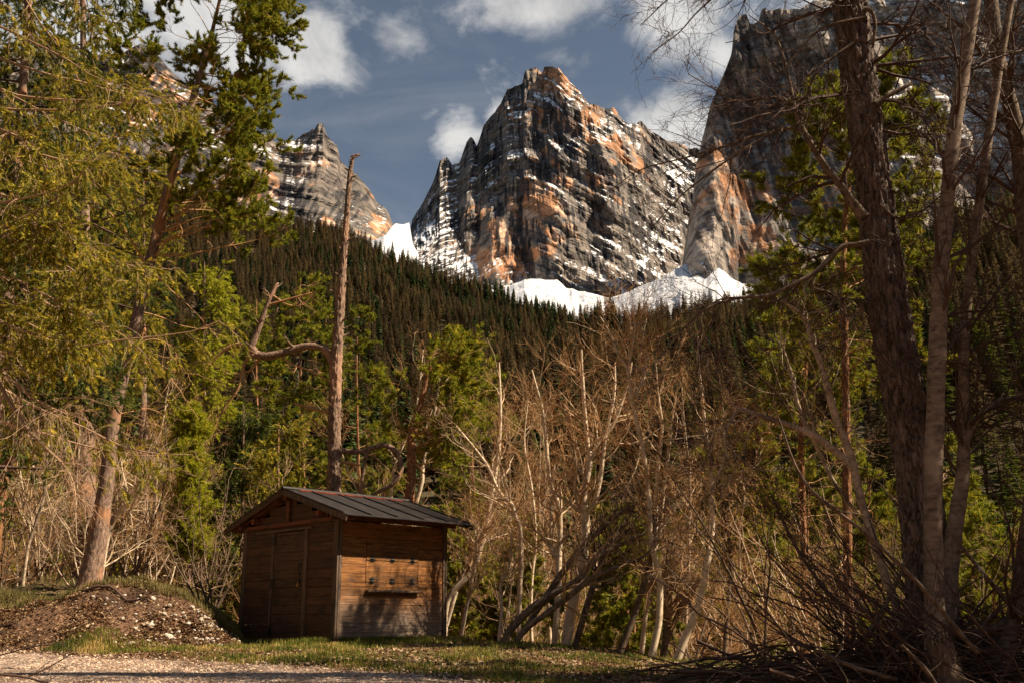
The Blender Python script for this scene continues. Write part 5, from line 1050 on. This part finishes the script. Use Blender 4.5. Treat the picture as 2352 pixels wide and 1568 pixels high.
def build_brush():
    rng = np.random.default_rng(707)
    g = Geo()
    for i in range(560):
        px = 2400-880*rng.random()**1.5; Y = rng.uniform(9.2, 11.6); x = at(px, 1500, Y)[0]; top = np.interp(px, [1500, 1700, 1900, 2100, 2400], [.04, .14, .28, .42, .62])
        z = gz(x, Y)+top*rng.random()**1.3; L = rng.uniform(.5, 2.2); a = rng.choice([rng.normal(0, .35), rng.normal(math.pi, .35), rng.uniform(0, 6.28)]); el = rng.normal(0, .22)
        d = np.array([math.cos(a)*math.cos(el), math.sin(a)*math.cos(el)*.7, math.sin(el)])*L/2; c = np.array([x, Y, z]); A, B = c-d, c+d
        for q in (A, B): q[2] = max(q[2], gz(q[0], q[1])+.01)
        sticks(g, rng, A, B, rng.choice([.005, .008, .012, .02], p=[.4, .3, .2, .1]), 8, .05)
    # sticks leaning against the stems
    for i in range(190):
        px = rng.normal(2190, 110); Y = rng.uniform(9.0, 11.3); x = at(px, 1500, Y)[0]; A = np.array([x+rng.normal()*.2, Y, gz(x, Y)]); L = rng.uniform(.6, 2.3); s = -1 if rng.random() < .8 else 1; el = rng.uniform(.35, 1.15)
        B = A+np.array([s*math.cos(el)*L, rng.normal()*.3, math.sin(el)*L]); p, q = sticks(g, rng, A, B, rng.choice([.005, .009, .015]), 9, .07)
        a, b = grow(p, q, 4, (.3, 1), (35, 12), (.2, .7), 6, 0, .15, .6, rng, .003); tubes(a, b, 3, g, 0)
    tag(g.build('brush_pile', [MT['twigd']], smooth=True), 'dark heap of dead branches and twigs around the feet of the right trees', 'brush pile', None, 'stuff')
    # long sticks one can tell apart
    big = [([(1788, 960, 4), (1850, 1110, 8), (1990, 1225, 9), (2110, 1340, 11), (2245, 1500, 12)], 9.0, 'long thick stick leaning across the front of the beech stems'), ([(2070, 1480, 8), (2125, 1535, 10), (2160, 1590, 11)], 8.9, 'short stick slanting down in front of the mossy stump'),
           ([(1870, 1492, 9), (1960, 1530, 10), (2060, 1560, 11)], 9.1, 'grey stick lying low across the brush pile'), ([(1960, 1480, 11), (2010, 1430, 11), (2080, 1290, 8), (2110, 1210, 4)], 9.8, 'dark stick standing upright left of the beech feet'),
           ([(2190, 1230, 7), (2270, 1330, 11), (2350, 1420, 14), (2420, 1480, 15)], 9.7, 'dark branch sloping down to the right edge'), ([(2225, 1470, 16), (2290, 1440, 18), (2350, 1405, 20), (2420, 1380, 20)], 9.9, 'thick dark log lying at the right edge')]
    for pts, Y, lab in big:
        P, R = trace(pts, Y, 18); g = Geo(); tubes(P, R, 8, g, 0, None, .1, rng=rng, cap=True); a, b = grow(P, R, 6, (.1, .95), (40, 15), (.15, .7), 6, 0, .2, .5, rng, .003); tubes(a, b, 4, g, 0)
        tag(g.build('fallen_branch', [MT['grey']], smooth=True), lab, 'branch')
    # mossy stump
    f = foot(2168, 9.3); g = Geo(); n = 12; z = np.linspace(-.1, .42, n); P = np.stack([f[0]+z*-.12, f[1]+0*z, f[2]+z], -1)[None]; R = np.interp(z, [-.1, 0, .12, .3, .42], [.24, .20, .145, .125, .115])[None]
    tubes(P, R, 22, g, 0, None, .10, rng=rng, cap=True)
    for k in range(16):
        a = k/16*6.28; q = P[0, -1]+np.array([math.cos(a)*.095, math.sin(a)*.095, -.02]); sticks(g, rng, q, q+[0, 0, .05+.09*rng.random()], .017, 4, .0)
    ms = mat('mossy_stump_wood', lambda t: (t.mix(t.ss(t.noise(geop(t), 7, 5), .56, .62), t.ramp(t.noise(t.scale(geop(t), (22, 22, 6)), 1, 5, .7), [(.35, (.07, .045, .035)), (.6, (.30, .21, .15))]), C(.16, .15, .02)), (t.noise(geop(t), 18, 5), .7, .03)), .9)
    tag(g.build('tree_stump', [ms], smooth=True), 'broken stump with yellow moss in front of the pale beech stems', 'stump')
    # branches on and before the bank
    tw = [([(188, 1362, 8), (240, 1370, 7), (300, 1366, 5), (350, 1350, 3)], 16.6, 'dark fallen branch on the crest of the stony bank'), ([(215, 1385, 5), (245, 1400, 6), (262, 1418, 3)], 15.9, 'short dark root like stick on the bank face'),
          ([(0, 1504, 4), (76, 1484, 3), (152, 1476, 2)], 9, 'thin grey twig arching over the road at the far left'), ([(60, 1556, 3), (114, 1530, 3), (178, 1492, 2)], 8.5, 'thin dark twig over the gravel at the lower left'), ([(0, 1548, 7), (51, 1553, 6), (102, 1565, 4), (160, 1580, 2)], 8, 'dark branch lying across the lower left corner'),
          ([(478, 1388, 3), (510, 1386, 3), (560, 1400, 2)], 17.6, 'pale bare stick beside the left hut wall'), ([(0, 1425, 6), (20, 1432, 5), (32, 1440, 4)], 15.6, 'dark stick at the left foot of the bank')]
    for pts, Y, lab in tw:
        P, R = trace(pts, Y, 14)
        if Y > 12: P[0, :, 2] = ground_z(P[0, :, 0], P[0, :, 1])+R[0]*1.2+.02
        g = Geo(); tubes(P, R, 6, g, 0, None, .1, rng=rng, cap=True); a, b = grow(P, R, 6, (.1, .95), (40, 15), (.1, .5), 6, .03, .15, .5, rng, .003); tubes(a, b, 4, g, 0); a, b = grow(a, b, 3, (.1, .95), (40, 15), (.05, .25), 5, .03, .15, .5, rng, .002); tubes(a, b, 3, g, 0)
        tag(g.build('fallen_branch', [MT['twigd']], smooth=True), lab, 'branch')
build_mats()
build_ground(); build_road(); build_mountains(); build_forest()
build_hut()
build_hero_trees()
build_fillers()
build_ground_cover()
build_brush()
